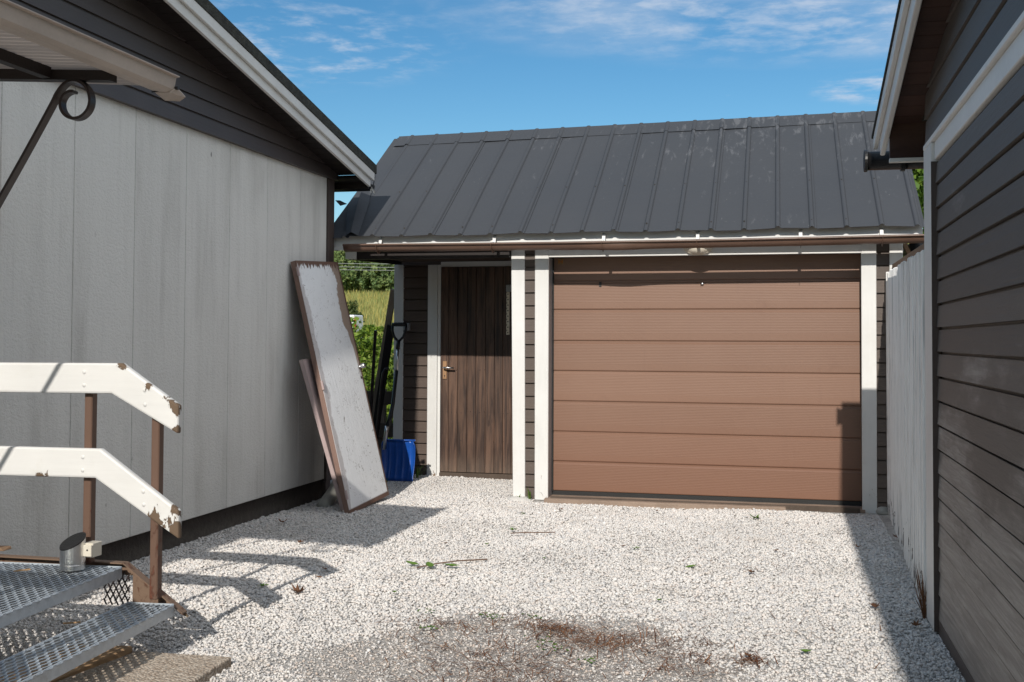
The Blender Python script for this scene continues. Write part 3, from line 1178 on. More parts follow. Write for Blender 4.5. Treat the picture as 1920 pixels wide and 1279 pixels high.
# outlet on the recess wall
s = MB()
s.box(-3.515, -3.462, YR - .060, YR - .004, 1.40, 1.468)
s.box(-3.505, -3.475, YR - .064, YR - .058, 1.41, 1.445)
s.build('socket_box', M['grey_metal'], gar, bevel=.006)

# eave beam over the recess, with white sawn end; soffit
s = MB()
s.box(-3.50, -2.16, 8.87, 8.95, 1.992, 2.062)
s.build('eave_beam', M['black_beam'], gar)
s = MB()
s.box(-3.602, -3.502, 8.865, 8.955, 1.998, 2.070)
s.build('beam_end', M['white_plain'], gar, bevel=.003)
s = MB()
y = 8.955
while y < YR - .01:
    y1 = min(y + .105, YR - .018)
    s.box(-3.60, -2.134, y + .0015, y1 - .0015, 2.064, 2.08)
    y = y1 + .0001
    if y > YR - .03:
        break
s.build('soffit', M['soffit_brown'], gar)
s = MB()
s.prism([(-3.6, 8.955, 1.995), (-3.6, 10.19, 2.036), (-3.6, 10.19, 2.062), (-3.6, 8.955, 2.062)], (.045, 0, 0))
s.build('rafter', M['black_beam'], gar)

# fascia
s = MB()
s.box(-3.68, 1.05, 8.765, 8.785, 2.096, 2.21)
s.build('fascia', M['white_plain'], gar, bevel=.002)
s = MB()
s.box(-3.74, -3.53, 8.767, 8.783, 2.062, 2.0955)
s.build('fascia', M['white_plain'], gar)

# roof: ribbed sheets, both slopes, with the ridge cap
PITCH_X = 0.2525
RX0 = -3.287


def rib_profile(x0, x1):
    pts = [(x0, 0.0)]
    k = math.ceil((x0 - RX0) / PITCH_X)
    while True:
        c = RX0 + k * PITCH_X
        if c > x1 + .03:
            break
        if c - .021 > x0:
            for dx, h in ((-.021, 0.0), (-.013, .013), (-.005, .017), (.005, .017), (.013, .013), (.021, 0.0)):
                if c + dx < x1:
                    pts.append((c + dx, h))
            # faint stiffening crease beside every third rib (sheet overlap)
            if k % 3 == 2 and c + .05 < x1:
                pts += [(c + .034, .0), (c + .0345, -.006)]
                pts.append((c + .040, -.004))
        k += 1
    pts.append((x1, 0.0))
    return pts


def roof_slope(mb, x0, x1, y0, z0, y1f, z1f, nu=14, wav=0.0):
    """from eave (y0,z0) to ridge functions of x"""
    prof = rib_profile(x0, x1)
    vs, fs = [], []
    n = len(prof)
    for i in range(nu + 1):
        t = i / nu
        for xx, h in prof:
            yr, zr = y1f(xx), z1f(xx)
            dy, dz = yr - y0, zr - z0
            L = math.hypot(dy, dz)
            ny, nz = -dz / L, abs(dy) / L
            if dy < 0:
                ny = -ny * -1
                ny = dz / L
            e = wav * math.sin(xx * 9 + 1.3) * (1 - t) ** 6 + 0.003 * math.sin(xx * 3.1 + t * 7)
            vs.append((xx, y0 + dy * t + ny * (h + e), z0 + dz * t + nz * (h + e)))
    for i in range(nu):
        for j in range(n - 1):
            fs.append((i * n + j, i * n + j + 1, (i + 1) * n + j + 1, (i + 1) * n + j))
    mb.add(vs, fs)


def ry(x):
    return 10.445 + (x + 3.672) * .0262


def rz(x):
    return roof_z(ry(x))


r = MB()
roof_slope(r, -3.56, 1.06, EAVE_Y, EAVE_Z, ry, rz, 16, .006)
r.mi = 1
for k in range(17):
    cx = RX0 + k * PITCH_X
    for yy in (8.76, 9.35):
        r.lathe((cx, yy, roof_z(yy) + .018), [(0, .006), (.006, .005), (.007, -.004)], 8)
ro = r.build('roof', [M['roof'], M['nail']], gar)
r = MB()
roof_slope(r, -3.70, 1.06, 12.35, 2.14, ry, lambda x: rz(x) - .004, 4)
r.build('roof', M['roof'], gar)
# lower layer peeking out at the left verge
r = MB()
roof_slope(r, -3.73, -3.50, EAVE_Y + .002, EAVE_Z - .012, ry, lambda x: rz(x) - .012, 6)
r.build('verge_sheet', M['roof'], gar)
# bent-up corner flap of the top sheet
r = MB()
fl = [(-3.555, 8.685), (-3.555, 9.20), (-3.56, 9.60)]
r.add([(-3.41, 8.672, roof_z(8.672) + .010), (-3.51, 9.17, roof_z(9.17) + .012), (-3.66, 9.72, roof_z(9.72) + .004),
       (-3.47, 8.660, roof_z(8.66) + .050), (-3.60, 9.17, roof_z(9.17) + .075), (-3.71, 9.68, roof_z(9.68) + .02),
       (-3.52, 8.672, roof_z(8.672) + .012), (-3.70, 9.15, roof_z(9.15) + .02)],
      [(0, 1, 4, 3), (1, 2, 5, 4), (3, 4, 7, 6)])
fo = r.build('bent_flap', M['roof'], gar)
md = fo.modifiers.new('solid', 'SOLIDIFY')
md.thickness = .002
r = MB()
r.add([(-3.705, 9.15, roof_z(9.15) + .03), (-3.78, 9.17, roof_z(9.17) + .052), (-3.835, 9.19, roof_z(9.19) + .044), (-3.77, 9.15, roof_z(9.15) + .015)], [(0, 1, 2, 3)])
tp = r.build('torn_tab', M['roof'], fo)
tp.modifiers.new('solid', 'SOLIDIFY').thickness = .003
# ridge cap
r = MB()
prof = rib_profile(-3.675, 1.06)
vs, fs = [], []
n = len(prof)
for t in (0, 1, 2, 3):
    for xx, h in prof:
        y, z = ry(xx), rz(xx)
        if t == 0:
            y -= .185
            z -= .185 * math.tan(PITCH)
            vs.append((xx, y - .006, z + .004 + max(h, 0) * .9))
        elif t == 1:
            vs.append((xx, y - .012, z + .010 + max(h, 0) * .45))
        elif t == 2:
            vs.append((xx, y + .012, z + .010 + max(h, 0) * .45))
        else:
            vs.append((xx, y + .18, z - .18 * math.tan(PITCH) + .012 + max(h, 0)))
for t in range(3):
    fs += [(t * n + j, t * n + j + 1, (t + 1) * n + j + 1, (t + 1) * n + j) for j in range(n - 1)]
r.add(vs, fs)
r.build('ridge_cap', M['roof'], gar)
# gutter: half-round, dented between the second and third strap
GY, GZ = 8.690, 2.097


def gutter_z(x):
    return GZ - 0.012 * math.sin((x + 3.5) / 4.6 * math.pi)


g = MB()
nseg = 60
half = [math.pi + math.pi * i / 12 for i in range(13)]
vs, fs = [], []
for i in range(nseg + 1):
    x = -3.53 + (1.16 + 3.53) * i / nseg
    dent = math.exp(-((x + 1.22) / .20) ** 2)
    ring = []
    for a in half:
        yy = GY - .052 * math.cos(a) * -1 if False else GY + .052 * math.cos(a)
        zz_ = gutter_z(x) + (.056 + .009 * dent) * math.sin(a)
        if math.cos(a) < 0:
            yy -= .018 * dent * abs(math.sin(a * 1.0))
        ring.append((x, yy, zz_))
    lip = [(x, GY - .058, gutter_z(x) + .004), (x, GY - .066, gutter_z(x) - .002), (x, GY - .060, gutter_z(x) - .010)]
    vs += lip[::-1] + ring
n = len(half) + 3
for i in range(nseg):
    fs += [(i * n + j, i * n + j + 1, (i + 1) * n + j + 1, (i + 1) * n + j) for j in range(n - 1)]
g.add(vs, fs)
gu = g.build('gutter', M['gutter'], gar, smooth=True)
gu.modifiers.new('solid', 'SOLIDIFY').thickness = .003
g = MB()
g.prism([(-3.532, GY + .052 * math.cos(a), gutter_z(-3.53) + .056 * math.sin(a)) for a in half], (.004, 0, 0))
g.build('end_cap', M['gutter'], gu)
for x in (-3.235, -2.252, -1.352, -.612, .165, .755):
    s = MB()
    path = [(x, 8.763, 2.165), (x, 8.735, 2.150), (x, GY + .030, gutter_z(x) + .012), (x, GY - .058, gutter_z(x) + .010)]
    s.sweep(path, [(-.013, -.002), (.013, -.002), (.013, .002), (-.013, .002)], up=(0, 0, 1))
    bo = s.build('gutter_bracket', M['zinc_strap'], gu)
    s = MB()
    path = [(x, GY + (.0605) * math.cos(a), gutter_z(x) + .0625 * math.sin(a)) for a in half]
    s.sweep(path, [(-.012, -.0015), (.012, -.0015), (.012, .0015), (-.012, .0015)], up=(1, 0, 0))
    s.build('strap', M['gutter'], bo)

# small concrete footing under the corner post
s = MB()
s.lathe((-2.075, 8.915, -.01), [(.115, 0), (.10, .022), (.07, .034), (0, .036)], 14)
s.build('footing', M['footing'], gar, smooth=True)

# oval bulkhead lamp on the lintel
lamp = thing('bulkhead_lamp', (-.62, YG - .005, 2.04), 'ivory oval bulkhead lamp half hidden under the gutter above the garage door', 'lamp')
s = MB()
prof = [(.118, 0), (.118, -.018), (.105, -.024), (.100, -.030)]
s.lathe((-.622, YG - .005, 2.058), [(a, h) for a, h in prof], 36, 'Y', 1.0)
vs = s.v
s.v = [(x, y, 2.058 + (z - 2.058) * .58) for x, y, z in vs]
s.build('housing', M['lamp_shell'], lamp, smooth=True)
s = MB()
s.lathe((-.622, YG - .005, 2.058), [(.100, -.028), (.085, -.048), (.055, -.064), (.02, -.070), (0, -.071)], 36, 'Y')
s.v = [(x, y, 2.058 + (z - 2.058) * .58) for x, y, z in s.v]
s.build('diffuser', M['lamp_shell'], lamp, smooth=True)

# plank along the threshold
b = MB()
b.hexa([(-1.83, 8.72, -.005), (.05, 8.775, -.012), (.05, 8.845, -.012), (-1.83, 8.79, -.005),
        (-1.83, 8.72, .042), (.05, 8.775, .036), (.05, 8.845, .036), (-1.83, 8.79, .042)])
tag(b.build('threshold_plank', M['old_wood'], origin=(-.9, 8.78, 0), bevel=.004), 'long weathered plank lying on the gravel along the foot of the garage door', 'plank')
b = MB()
b.hexa([(-1.80, 8.83, -.01), (.60, 8.872, -.02), (.60, 8.897, -.02), (-1.80, 8.855, -.01),
        (-1.80, 8.83, .046), (.60, 8.872, .040), (.60, 8.897, .040), (-1.80, 8.855, .046)])
tag(b.build('threshold_plank', M['dark_wood'], origin=(-.6, 8.86, 0), bevel=.004), 'darker thin plank wedged between the pale plank and the garage door', 'plank')

# ============================================================ LEFT HOUSE
XL = -3.66
hs = thing('house', (XL, 4.0, 0), 'house with grey cement panel wall, dark brown gable boards and white bargeboards', 'house')
HR = lambda y: 2.813 + .191 * (8.932 - y)          # top of roof on the verge
w = MB()
w.box(-3.80, XL - .02, -6.0, 8.70, -.1, .17)
w.build('plinth', M['plinth'], hs)
w = MB()
y1 = 8.60
ys = [8.592] + [8.07 - .5755 * k for k in range(26)]
for a, b_ in zip(ys[:-1], ys[1:]):
    w.box(XL - .02, XL, b_ + .0022, a - .0022, .155, 2.655)
w.build('wall', M['panel'], hs, bevel=.003)
w = MB()
w.box(-3.90, XL - .012, -6, 8.70, .15, 2.70)
w.box(-11, -3.90, 8.60, 8.70, 0, 2.7)
w.build('wall_core', M['plinth'], hs)
w = MB()
w.box(XL - .01, XL + .018, 8.594, 8.715, .13, 2.66)
w.build('corner_board', M['trim_brown'], hs, bevel=.003)
w = MB()
w.box(XL - .06, XL + .010, 8.60, 8.70, -.05, .128)
w.build('corner_footing', M['trim_brown'], hs)
w = MB()
lap_boards(w, 'X', XL + .028, 1, -5.0, 8.745, 2.650, 4.4, .1055, .016,
           joints={1: [5.3], 2: [3.1], 3: [6.4], 0: [2.2]})
w.box(XL - .02, XL + .0285, -5, 8.745, 2.652, 4.4)
zc = lambda y: HR(y) - .105
w.build('gable_cladding', M['gable'], hs, cuts=[(Vector((0, 8.0, zc(8.0))), Vector((0, .191, 1)).normalized()),
                                              (Vector((0, 0.0, zc(2.0) + .4)), Vector((0, -.191, 1)).normalized())])


def slope_slab(mb, x0, x1, ytop, ybot, zf, dz0, dz1):
    """slab following z = zf(y), between zf+dz0 and zf+dz1"""
    mb.hexa([(x0, ytop, zf(ytop) + dz0), (x1, ytop, zf(ytop) + dz0), (x1, ybot, zf(ybot) + dz0), (x0, ybot, zf(ybot) + dz0),
             (x0, ytop, zf(ytop) + dz1), (x1, ytop, zf(ytop) + dz1), (x1, ybot, zf(ybot) + dz1), (x0, ybot, zf(ybot) + dz1)])


RIDGE = 1.0
w = MB()
slope_slab(w, -11, -3.36, RIDGE, 8.965, HR, -.075, 0)
w.add([(-11, -7, HR(8.9)), (-3.36, -7, HR(8.9)), (-3.36, RIDGE, HR(RIDGE)), (-11, RIDGE, HR(RIDGE))], [(0, 1, 2, 3)])
w.build('roof', M['roof_felt'], hs)
w = MB()
slope_slab(w, -3.388, -3.366, RIDGE, 8.93, HR, -.145, -.0755)
w.build('bargeboard', M['white_barge'], hs, bevel=.003)
w = MB()
slope_slab(w, -3.412, -3.389, RIDGE, 8.895, HR, -.208, -.120)
w.build('bargeboard', M['white_barge'], hs, bevel=.003)
w = MB()
y = 8.72
k = 0
while y > 2.0:
    slope_slab(w, -3.635, -3.413, y - .116, y - .002, HR, -.150, -.12)
    y -= .118
w.build('soffit', M['black_beam'], hs)
w = MB()
w.box(-11, -3.415, 8.905, 8.928, 2.60, 2.72)
w.build('eave_fascia', M['black_beam'], hs)
w = MB()
w.box(-11, -3.415, 8.70, 8.905, 2.655, 2.67)
w.build('eave_soffit', M['black_beam'], hs)
g = MB()
vs, fs = [], []
for x in (-3.405, -11):
    vs += [(x, 8.985 + .055 * math.cos(a), 2.645 + .055 * math.sin(a)) for a in half]
n = len(half)
g.add(vs, [(j, j + 1, n + j + 1, n + j) for j in range(n - 1)] + [tuple(range(n))])
go = g.build('gutter', M['black'], hs)
w = MB()
for dx, dy, dz in ((.0, 0, 0), (.012, .01, -.02), (-.01, 0, -.018)):
    w.add([(-3.385 + dx, 8.91 + dy, 2.62 + dz), (-3.375 + dx, 8.915 + dy, 2.60 + dz), (-3.378 + dx, 8.93 + dy, 2.575 + dz), (-3.392 + dx, 8.92 + dy, 2.59 + dz)], [(0, 1, 2, 3)])
w.build('paint_flake', M['white_barge'], hs)

# ============================================================ PORCH CANOPY
can = thing('porch_canopy', (XL, 3.4, 2.35), 'beige corrugated porch canopy on a dark iron bracket beside the panel wall', 'canopy')
CZ = lambda y: 2.342
w = MB()
nx, ny = 6, 190
vs, fs = [], []
for j in range(ny + 1):
    yy = 2.62 + (4.16 - 2.62) * j / ny
    for i in range(nx + 1):
        xx = -3.66 + (1.15) * i / nx
        vs.append((xx, yy, CZ(yy) + .024 + .092 * (1 - i / nx) + .006 * math.sin(yy * 2 * math.pi / .05)))
for j in range(ny):
    for i in range(nx):
        a = j * (nx + 1) + i
        fs.append((a, a + 1, a + nx + 2, a + nx + 1))
w.add(vs, fs)
w.build('roof_sheet', M['corrugated'], can, smooth=True)
# front gutter-fascia: folded beige metal
w = MB()
prof = [(-2.545, 0.0), (-2.495, -.002), (-2.478, .012), (-2.468, .062), (-2.452, .064), (-2.452, .068), (-2.472, .068), (-2.482, .018), (-2.497, .004), (-2.545, .006)]
vs, fs = [], []
n = len(prof)
for yy in (2.58, 4.185):
    vs += [(x, yy, CZ(yy) + z) for x, z in prof]
w.add(vs, [(j, (j + 1) % n, n + (j + 1) % n, n + j) for j in range(n)] + [tuple(range(n)), tuple(range(n, 2 * n))])
w.build('fascia_gutter', M['canopy_beige'], can)
w = MB()
yy = 4.185
w.add([(-2.55, yy - .03, CZ(yy) - .002), (-2.485, yy - .02, CZ(yy) - .004), (-2.468, yy + .005, CZ(yy) + .02),
       (-2.468, yy + .075, CZ(yy) - .004), (-2.50, yy + .085, CZ(yy) - .018), (-2.55, yy + .05, CZ(yy) - .02)],
      [(0, 1, 2, 3, 4, 5)])
eo = w.build('end_spout', M['canopy_beige'], can)
eo.modifiers.new('solid', 'SOLIDIFY').thickness = .006
w = MB()
w.tube([(-2.475, yy + .004, CZ(yy) + .02), (-2.46, yy + .004, CZ(yy) + .02)], .008, 10)
w.tube([(-2.478, yy - .002, CZ(yy) + .018), (-2.55, yy - .055, CZ(yy) - .006)], .003, 6)
w.build('screw', M['nail'], eo)
for yb in (3.87, 2.66):
    w = MB()
    w.hexa([(-3.66, yb - .025, CZ(yb) + .047), (-2.56, yb - .025, CZ(yb) - .021), (-2.56, yb + .025, CZ(yb) - .021), (-3.66, yb + .025, CZ(yb) + .047),
            (-3.66, yb - .025, CZ(yb) + .092), (-2.56, yb - .025, CZ(yb) + .018), (-2.56, yb + .025, CZ(yb) + .018), (-3.66, yb + .025, CZ(yb) + .092)])
    w.build('cross_beam', M['black_beam'], can)
w = MB()
w.box(-2.862, -2.822, 2.69, 3.844, CZ(3) + .000, CZ(3) + .044)
w.build('purlin', M['black_beam'], can)
# scroll brackets: flat iron bar from the wall up to the beam, ending in a curl
for yb in (3.87, 2.66):
    off = CZ(yb) - CZ(3.87)
    pts = [(-3.64, 1.42), (-3.50, 1.50), (-3.30, 1.60)]
    pts = [(-3.655, .92), (-3.62, 1.02), (-3.50, 1.20), (-3.30, 1.50), (-3.072, 1.855), (-2.94, 2.062), (-2.830, 2.240), (-2.808, 2.280), (-2.775, 2.318), (-2.735, 2.333),
           (-2.692, 2.320), (-2.664, 2.288), (-2.654, 2.248), (-2.664, 2.212), (-2.692, 2.186), (-2.728, 2.179), (-2.762, 2.192),
           (-2.783, 2.218), (-2.787, 2.250), (-2.772, 2.276), (-2.748, 2.288), (-2.730, 2.287)]
    w = MB()
    # refine the curve
    path = []
    for i in range(len(pts) - 1):
        p0, p1, p2, p3 = [Vector((*pts[max(0, min(len(pts) - 1, i + k))], 0)) for k in (-1, 0, 1, 2)]
        for s_ in range(4):
            t = s_ / 4
            q = .5 * ((2 * p1) + (-p0 + p2) * t + (2 * p0 - 5 * p1 + 4 * p2 - p3) * t * t + (-p0 + 3 * p1 - 3 * p2 + p3) * t ** 3)
            path.append((q.x, yb, q.y + off))
    path.append((pts[-1][0], yb, pts[-1][1] + off))
    w.sweep(path, [(-.014, -.005), (.014, -.005), (.014, .005), (-.014, .005)], up=(0, 1, 0)) if False else None
    vs, fs = [], []
    for i, p in enumerate(path):
        p = Vector(p)
        a, b_ = Vector(path[max(0, i - 1)]), Vector(path[min(len(path) - 1, i + 1)])
        d = (b_ - a).normalized()
        nn = Vector((-d.z, 0, d.x)) * .006
        yv = Vector((0, .019, 0))
        vs += [p - nn - yv, p + nn - yv, p + nn + yv, p - nn + yv]
    for i in range(len(path) - 1):
        for j in range(4):
            k = (j + 1) % 4
            fs.append((i * 4 + j, i * 4 + k, i * 4 + 4 + k, i * 4 + 4 + j))
    fs += [(3, 2, 1, 0), tuple(len(vs) - 4 + j for j in range(4))]
    w.add(vs, fs)
    w.build('scroll_bracket', M['iron'], can, bevel=.0015)

# ============================================================ PORCH STEPS with railings
stp = thing('porch_steps', (-2.7, 3.5, 0), 'galvanised grating porch steps with flaking white board railing and brown posts', 'steps')
ANG = 0.080                    # the steps stand slightly askew


def sp(p):
    """rotate step coordinates about the far right corner"""
    x, y, z = p
    dx, dy = x + 2.69, y - 4.18
    c, s = math.cos(-ANG), math.sin(-ANG)
    return (-2.69 + dx * c + dy * s, 4.18 - dx * s + dy * c, z)


def grating(name, x0, x1, y0, y1, z, parent, pitch=.0225, cell=.058):
    frame = MB()
    for a, b_, c, d in ((x0, x1, y0, y0 + .006), (x0, x1, y1 - .006, y1), (x0, x0 + .006, y0 + .006, y1 - .006), (x1 - .006, x1, y0 + .006, y1 - .006)):
        P = [sp(p) for p in ((a, c, z - .048), (b_, c, z - .048), (b_, d, z - .048), (a, d, z - .048), (a, c, z), (b_, c, z), (b_, d, z), (a, d, z))]
        frame.hexa(P)
    fo_ = frame.build(name, M['galv'], parent, bevel=.0015)
    V, F = [], []
    rows = int((x1 - x0) / pitch)
    nc = int((y1 - y0) / (cell / 2))
    for i in range(rows + 1):
        xc = x0 + .004 + (x1 - x0 - .008) * i / rows
        b0 = len(V)
        for k in range(nc + 1):
            yy = y0 + (y1 - y0) * k / nc
            sg = 1 if (k + i) % 2 == 0 else -1
            xx = xc + sg * pitch * .36
            wd = .0074
            zt = z - .002 + sg * .0014
            V += [sp((xx - wd, yy, zt - .004)), sp((xx + wd, yy, zt + .001)), sp((xx + wd, yy, zt - .005)), sp((xx - wd, yy, zt - .010))]
        for k in range(nc):
            a = b0 + k * 4
            for j in range(4):
                m_ = (j + 1) % 4
                F.append((a + j, a + m_, a + 4 + m_, a + 4 + j))
    o = mesh_np('grating', V, F, M['galv'])
    adopt(o, fo_)
    return fo_


grating('landing', -3.60, -2.69, 2.58, 4.185, .345, stp)
grating('tread', -2.655, -2.448, 2.58, 4.170, .202, stp)
# stringers: folded plate at each end, and the mesh skirt under the landing
for yy in (4.225, 2.50):
    s = MB()
    poly = [(-3.64, .352), (-2.69, .352), (-2.42, .168), (-2.405, .140), (-2.435, .150), (-2.47, .180), (-2.665, .182), (-2.665, .300), (-3.64, .300)]
    s.prism([(x, yy, z) for x, z in poly], (0, .006, 0))
    # top flange
    fl = [(-3.64, .352), (-2.69, .352), (-2.412, .160)]
    for (xa, za), (xb, zb) in zip(fl[:-1], fl[1:]):
        s.hexa([(xa, yy - .035, za), (xb, yy - .035, zb), (xb, yy + .006, zb), (xa, yy + .006, za),
                (xa, yy - .035, za + .005), (xb, yy - .035, zb + .005), (xb, yy + .006, zb + .005), (xa, yy + .006, za + .005)])
    s.box(-3.50, -3.46, yy - .03, yy, .0, .30)
    s.build('stringer', M['stringer'], stp)
s = MB()
yy = 4.208
x0, x1, z0, z1 = -2.79, -2.668, .195, .30
for k in range(-20, 44):
    for sg in (1, -1):
        a = Vector((x0 + k * .028, yy + .002 * sg, z0 if sg > 0 else z1))
        b_ = a + Vector((.07, 0, .125 * sg))
        # clip to the trapezoid x0..x1
        if a.x < x0 or b_.x > x1:
            t0 = max(0, (x0 - a.x) / .07)
            t1 = min(1, (x1 - a.x) / .07)
            if t1 <= t0:
                continue
            a, b_ = a.lerp(b_, t0), a.lerp(b_, t1)
        s.bar(a, b_, .004, .006, (0, 1, 0))
s.build('mesh_skirt', M['iron'], stp)


RAILS = [('upper', [(-3.62, 1.197), (-2.665, 1.201), (-2.40, 1.030), (-2.402, .912), (-2.712, 1.073), (-3.62, 1.068)]),
         ('lower', [(-3.62, .838), (-2.76, .842), (-2.395, .600), (-2.392, .482), (-2.783, .719), (-3.62, .712)])]
for yf, near in ((4.135, False), (2.52, True)):
    for nm, poly in RAILS:
        s = MB()
        s.prism([(x, yf - .017, z) for x, z in poly], (0, .034, 0))
        ro_ = s.build('rail', M['white_rail'], stp, bevel=.009, seg=2)
        z0 = (poly[1][1] + poly[4][1]) / 2
        zz2 = (1.09, 1.03) if nm == 'upper' else (.672, .618)
        for xx, zz_ in ((-2.84, z0 + .025), (-2.84, z0 - .03), (-2.555, zz2[0]), (-2.552, zz2[1])):
            s = MB()
            s.lathe((xx, yf - .017, zz_), [(0, -.003), (.008, -.0025), (.010, .002)], 12, 'Y')
            s.build('bolt', M['white_rail'], ro_, smooth=True)
    for px_, zb, zt in ((-2.843, .356, 1.14), (-2.525, .222, 1.0)):
        s = MB()
        s.box(px_ - .0185, px_ + .0185, yf + .0175, yf + .0575, zb, zt)
        s.build('post', M['post'], stp, bevel=.004)
# small things lying on the steps
s = MB()
s.hexa([(-3.50, 4.30, .352), (-3.37, 4.31, .352), (-3.37, 4.37, .352), (-3.50, 4.36, .352), (-3.50, 4.30, .366), (-3.385, 4.31, .366), (-3.375, 4.37, .366), (-3.50, 4.36, .366)])
tag(s.build('wood_offcut', M['cap_rail'], origin=(-3.43, 4.33, .352), bevel=.002), 'reddish brown wood offcut lying at the far edge of the landing', 'offcut')
for (xx, yy, zz_, an, lab) in ((-3.02, 3.98, .348, .9, 'thin pale wood sliver lying on the landing grating near the steel lamp'),
                               (-2.70, 3.86, .184, .7, 'small tan wood chip lying on the lower tread grating')):
    s = MB()
    d = Vector((math.cos(an), math.sin(an), 0)) * .032
    c = Vector((xx, yy, zz_ + .004))
    s.bar(c - d, c + d, .010, .005)
    tag(s.build('wood_chip', M['tan_wood'], origin=(xx, yy, zz_)), lab, 'wood chip', 'wood chips on the steps')

# steel post lamp with slanted dark top, standing on the landing and clipped to the post
pl = thing('post_lamp', (-2.855, 4.05, .348), 'brushed steel cylinder lamp with slanted black top beside the railing post', 'lamp')
s = MB()
cx, cy, rr = -2.838, 4.055, .050
seg = 28
vs, fs = [], []
for i in range(seg):
    a = 2 * math.pi * i / seg
    x_, y_ = cx + rr * math.cos(a), cy + rr * math.sin(a)
    tilt = .026 * math.sin(a) + .010 * math.cos(a)
    for z_, r_ in ((.352, 1), (.372, 1), (.374, .97), (.380, .97), (.382, 1), (.462 + tilt, 1)):
        vs.append((cx + rr * r_ * math.cos(a), cy + rr * r_ * math.sin(a), z_))
for i in range(seg):
    k = (i + 1) % seg
    for j in range(5):
        fs.append((i * 6 + j, k * 6 + j, k * 6 + j + 1, i * 6 + j + 1))
s.add(vs, fs)
s.build('body', M['steel'], pl, smooth=False)
s = MB()
ring = [(cx + rr * 1.02 * math.cos(2 * math.pi * i / seg), cy + rr * 1.02 * math.sin(2 * math.pi * i / seg), .462 + .026 * math.sin(2 * math.pi * i / seg) + .010 * math.cos(2 * math.pi * i / seg)) for i in range(seg)]
s.prism(ring, (0, 0, .006))
s.build('solar_panel', M['black'], pl)
s = MB()
s.box(cx + .045, cx + .086, cy + .0, cy + .012, .405, .452)
s.box(cx + .040, cx + .086, cy + .012, cy + .075, .400, .458)
bo = s.build('bracket', M['lamp_shell'], pl, bevel=.002)
s = MB()
s.lathe((cx + .068, cy + .0, .432), [(0, -.002), (.004, -.001), (.004, .003)], 10, 'Y')
s.build('screw', M['nail'], bo)

# board and slab on the ground by the steps
s = MB()
s.hexa([(-2.93, 3.0, .004), (-2.66, 3.03, .004), (-2.60, 4.13, .004), (-2.86, 4.10, .004), (-2.93, 3.0, .034), (-2.66, 3.03, .034), (-2.60, 4.13, .034), (-2.86, 4.10, .034)])
tag(s.build('timber_board', M['tan_wood'], origin=(-2.75, 3.6, 0), bevel=.005), 'tan timber board lying flat under the lower tread', 'board')
s = MB()
s.hexa([(-2.60, 3.52, -.02), (-2.10, 3.57, -.02), (-2.115, 4.06, -.02), (-2.53, 4.04, -.02), (-2.60, 3.52, .042), (-2.10, 3.57, .042), (-2.115, 4.06, .042), (-2.53, 4.04, .042)])
tag(s.build('paving_slab', M['slab'], origin=(-2.35, 3.8, 0), bevel=.006, seg=2), 'pebbly concrete paving slab set in the gravel in front of the steps', 'paving slab')

# ============================================================ RIGHT BUILDING
XR = .673
rb = thing('outbuilding', (1.0, 4.0, 0), 'outbuilding with grey brown clapboards, white corner board and white band under the gable', 'outbuilding')
w = MB()
lap_boards(w, 'X', .708, -1, -4.0, 5.29, .070, 2.1276, .1083, .017,
           joints={2: [3.9], 3: [2.4, 4.55], 5: [4.2], 7: [3.2], 8: [4.75], 10: [2.9], 12: [3.7], 15: [4.1]})
w.box(.7125, .80, -4.0, 5.54, -.1, 2.3)
w.box(.80, 6, 5.44, 5.54, -.1, 2.3)
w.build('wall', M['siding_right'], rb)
w = MB()
w.box(.690, .713, -4.0, 5.29, -.06, .067)
w.build('skirting', M['trim_brown'], rb)
w = MB()
w.box(XR - .002, .712, 5.296, 5.548, .012, 2.2095)
w.build('corner_board', [M['white'], M['trim_brown']], rb, bevel=.003)
w = MB()
w.box(XR - .0015, .711, 5.2905, 5.2955, .012, 2.12)
w.build('corner_edge', M['trim_brown'], rb)
w = MB()
w.box(.687, .712, -4.0, 5.289, 2.1285, 2.2095)
w.build('band_board', M['white_plain'], rb, bevel=.003)
w = MB()
w.box(.671, .72, -4, 5.56, 2.211, 2.236)
w.build('drip_ledge', M['white_plain'], rb, bevel=.003)
RB = lambda y: 2.440 + .218 * (6.345 - y)
w = MB()
lap_boards(w, 'X', .700, -1, -4.0, 5.62, 2.2375, 4.6, .135, .016)
w.box(.704, .76, -4, 5.62, 2.2375, 4.6)
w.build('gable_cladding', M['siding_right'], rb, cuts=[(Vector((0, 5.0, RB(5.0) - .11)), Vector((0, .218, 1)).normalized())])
w = MB()
w.hexa([(.500, -2, RB(-2) - .012), (6, -2, RB(-2) - .012), (6, 6.37, RB(6.37) - .012), (.500, 6.37, RB(6.37) - .012), (.500, -2, RB(-2) + .004), (6, -2, RB(-2) + .004), (6, 6.37, RB(6.37) + .004), (.500, 6.37, RB(6.37) + .004)])
w.add([(.5, -2, RB(-2)), (6, -2, RB(-2)), (6, -10, RB(6)), (.5, -10, RB(6))], [(0, 1, 2, 3)])
w.build('roof', M['roof_felt'], rb)
w = MB()
slope_slab(w, .508, .530, -2, 6.345, RB, -.082, -.0125)
w.build('bargeboard', M['white_barge'], rb, bevel=.003)
w = MB()
slope_slab(w, .5305, .556, -2, 6.20, RB, -.172, -.070)
w.build('bargeboard', M['white_barge'], rb, bevel=.004)
w = MB()
y = 6.1
while y > 1.0:
    slope_slab(w, .557, .71, y - .118, y - .002, RB, -.105, -.085)
    y -= .12
w.build('soffit', M['dark_soffit'], rb)
w = MB()
w.box(.558, 6, 5.955, 5.985, 2.245, 2.43)
w.build('eave_board', M['dark_soffit'], rb)
w = MB()
w.box(.556, 6, 5.945, 5.99, 2.226, 2.2445)
w.build('eave_trim', M['white_barge'], rb)
w = MB()
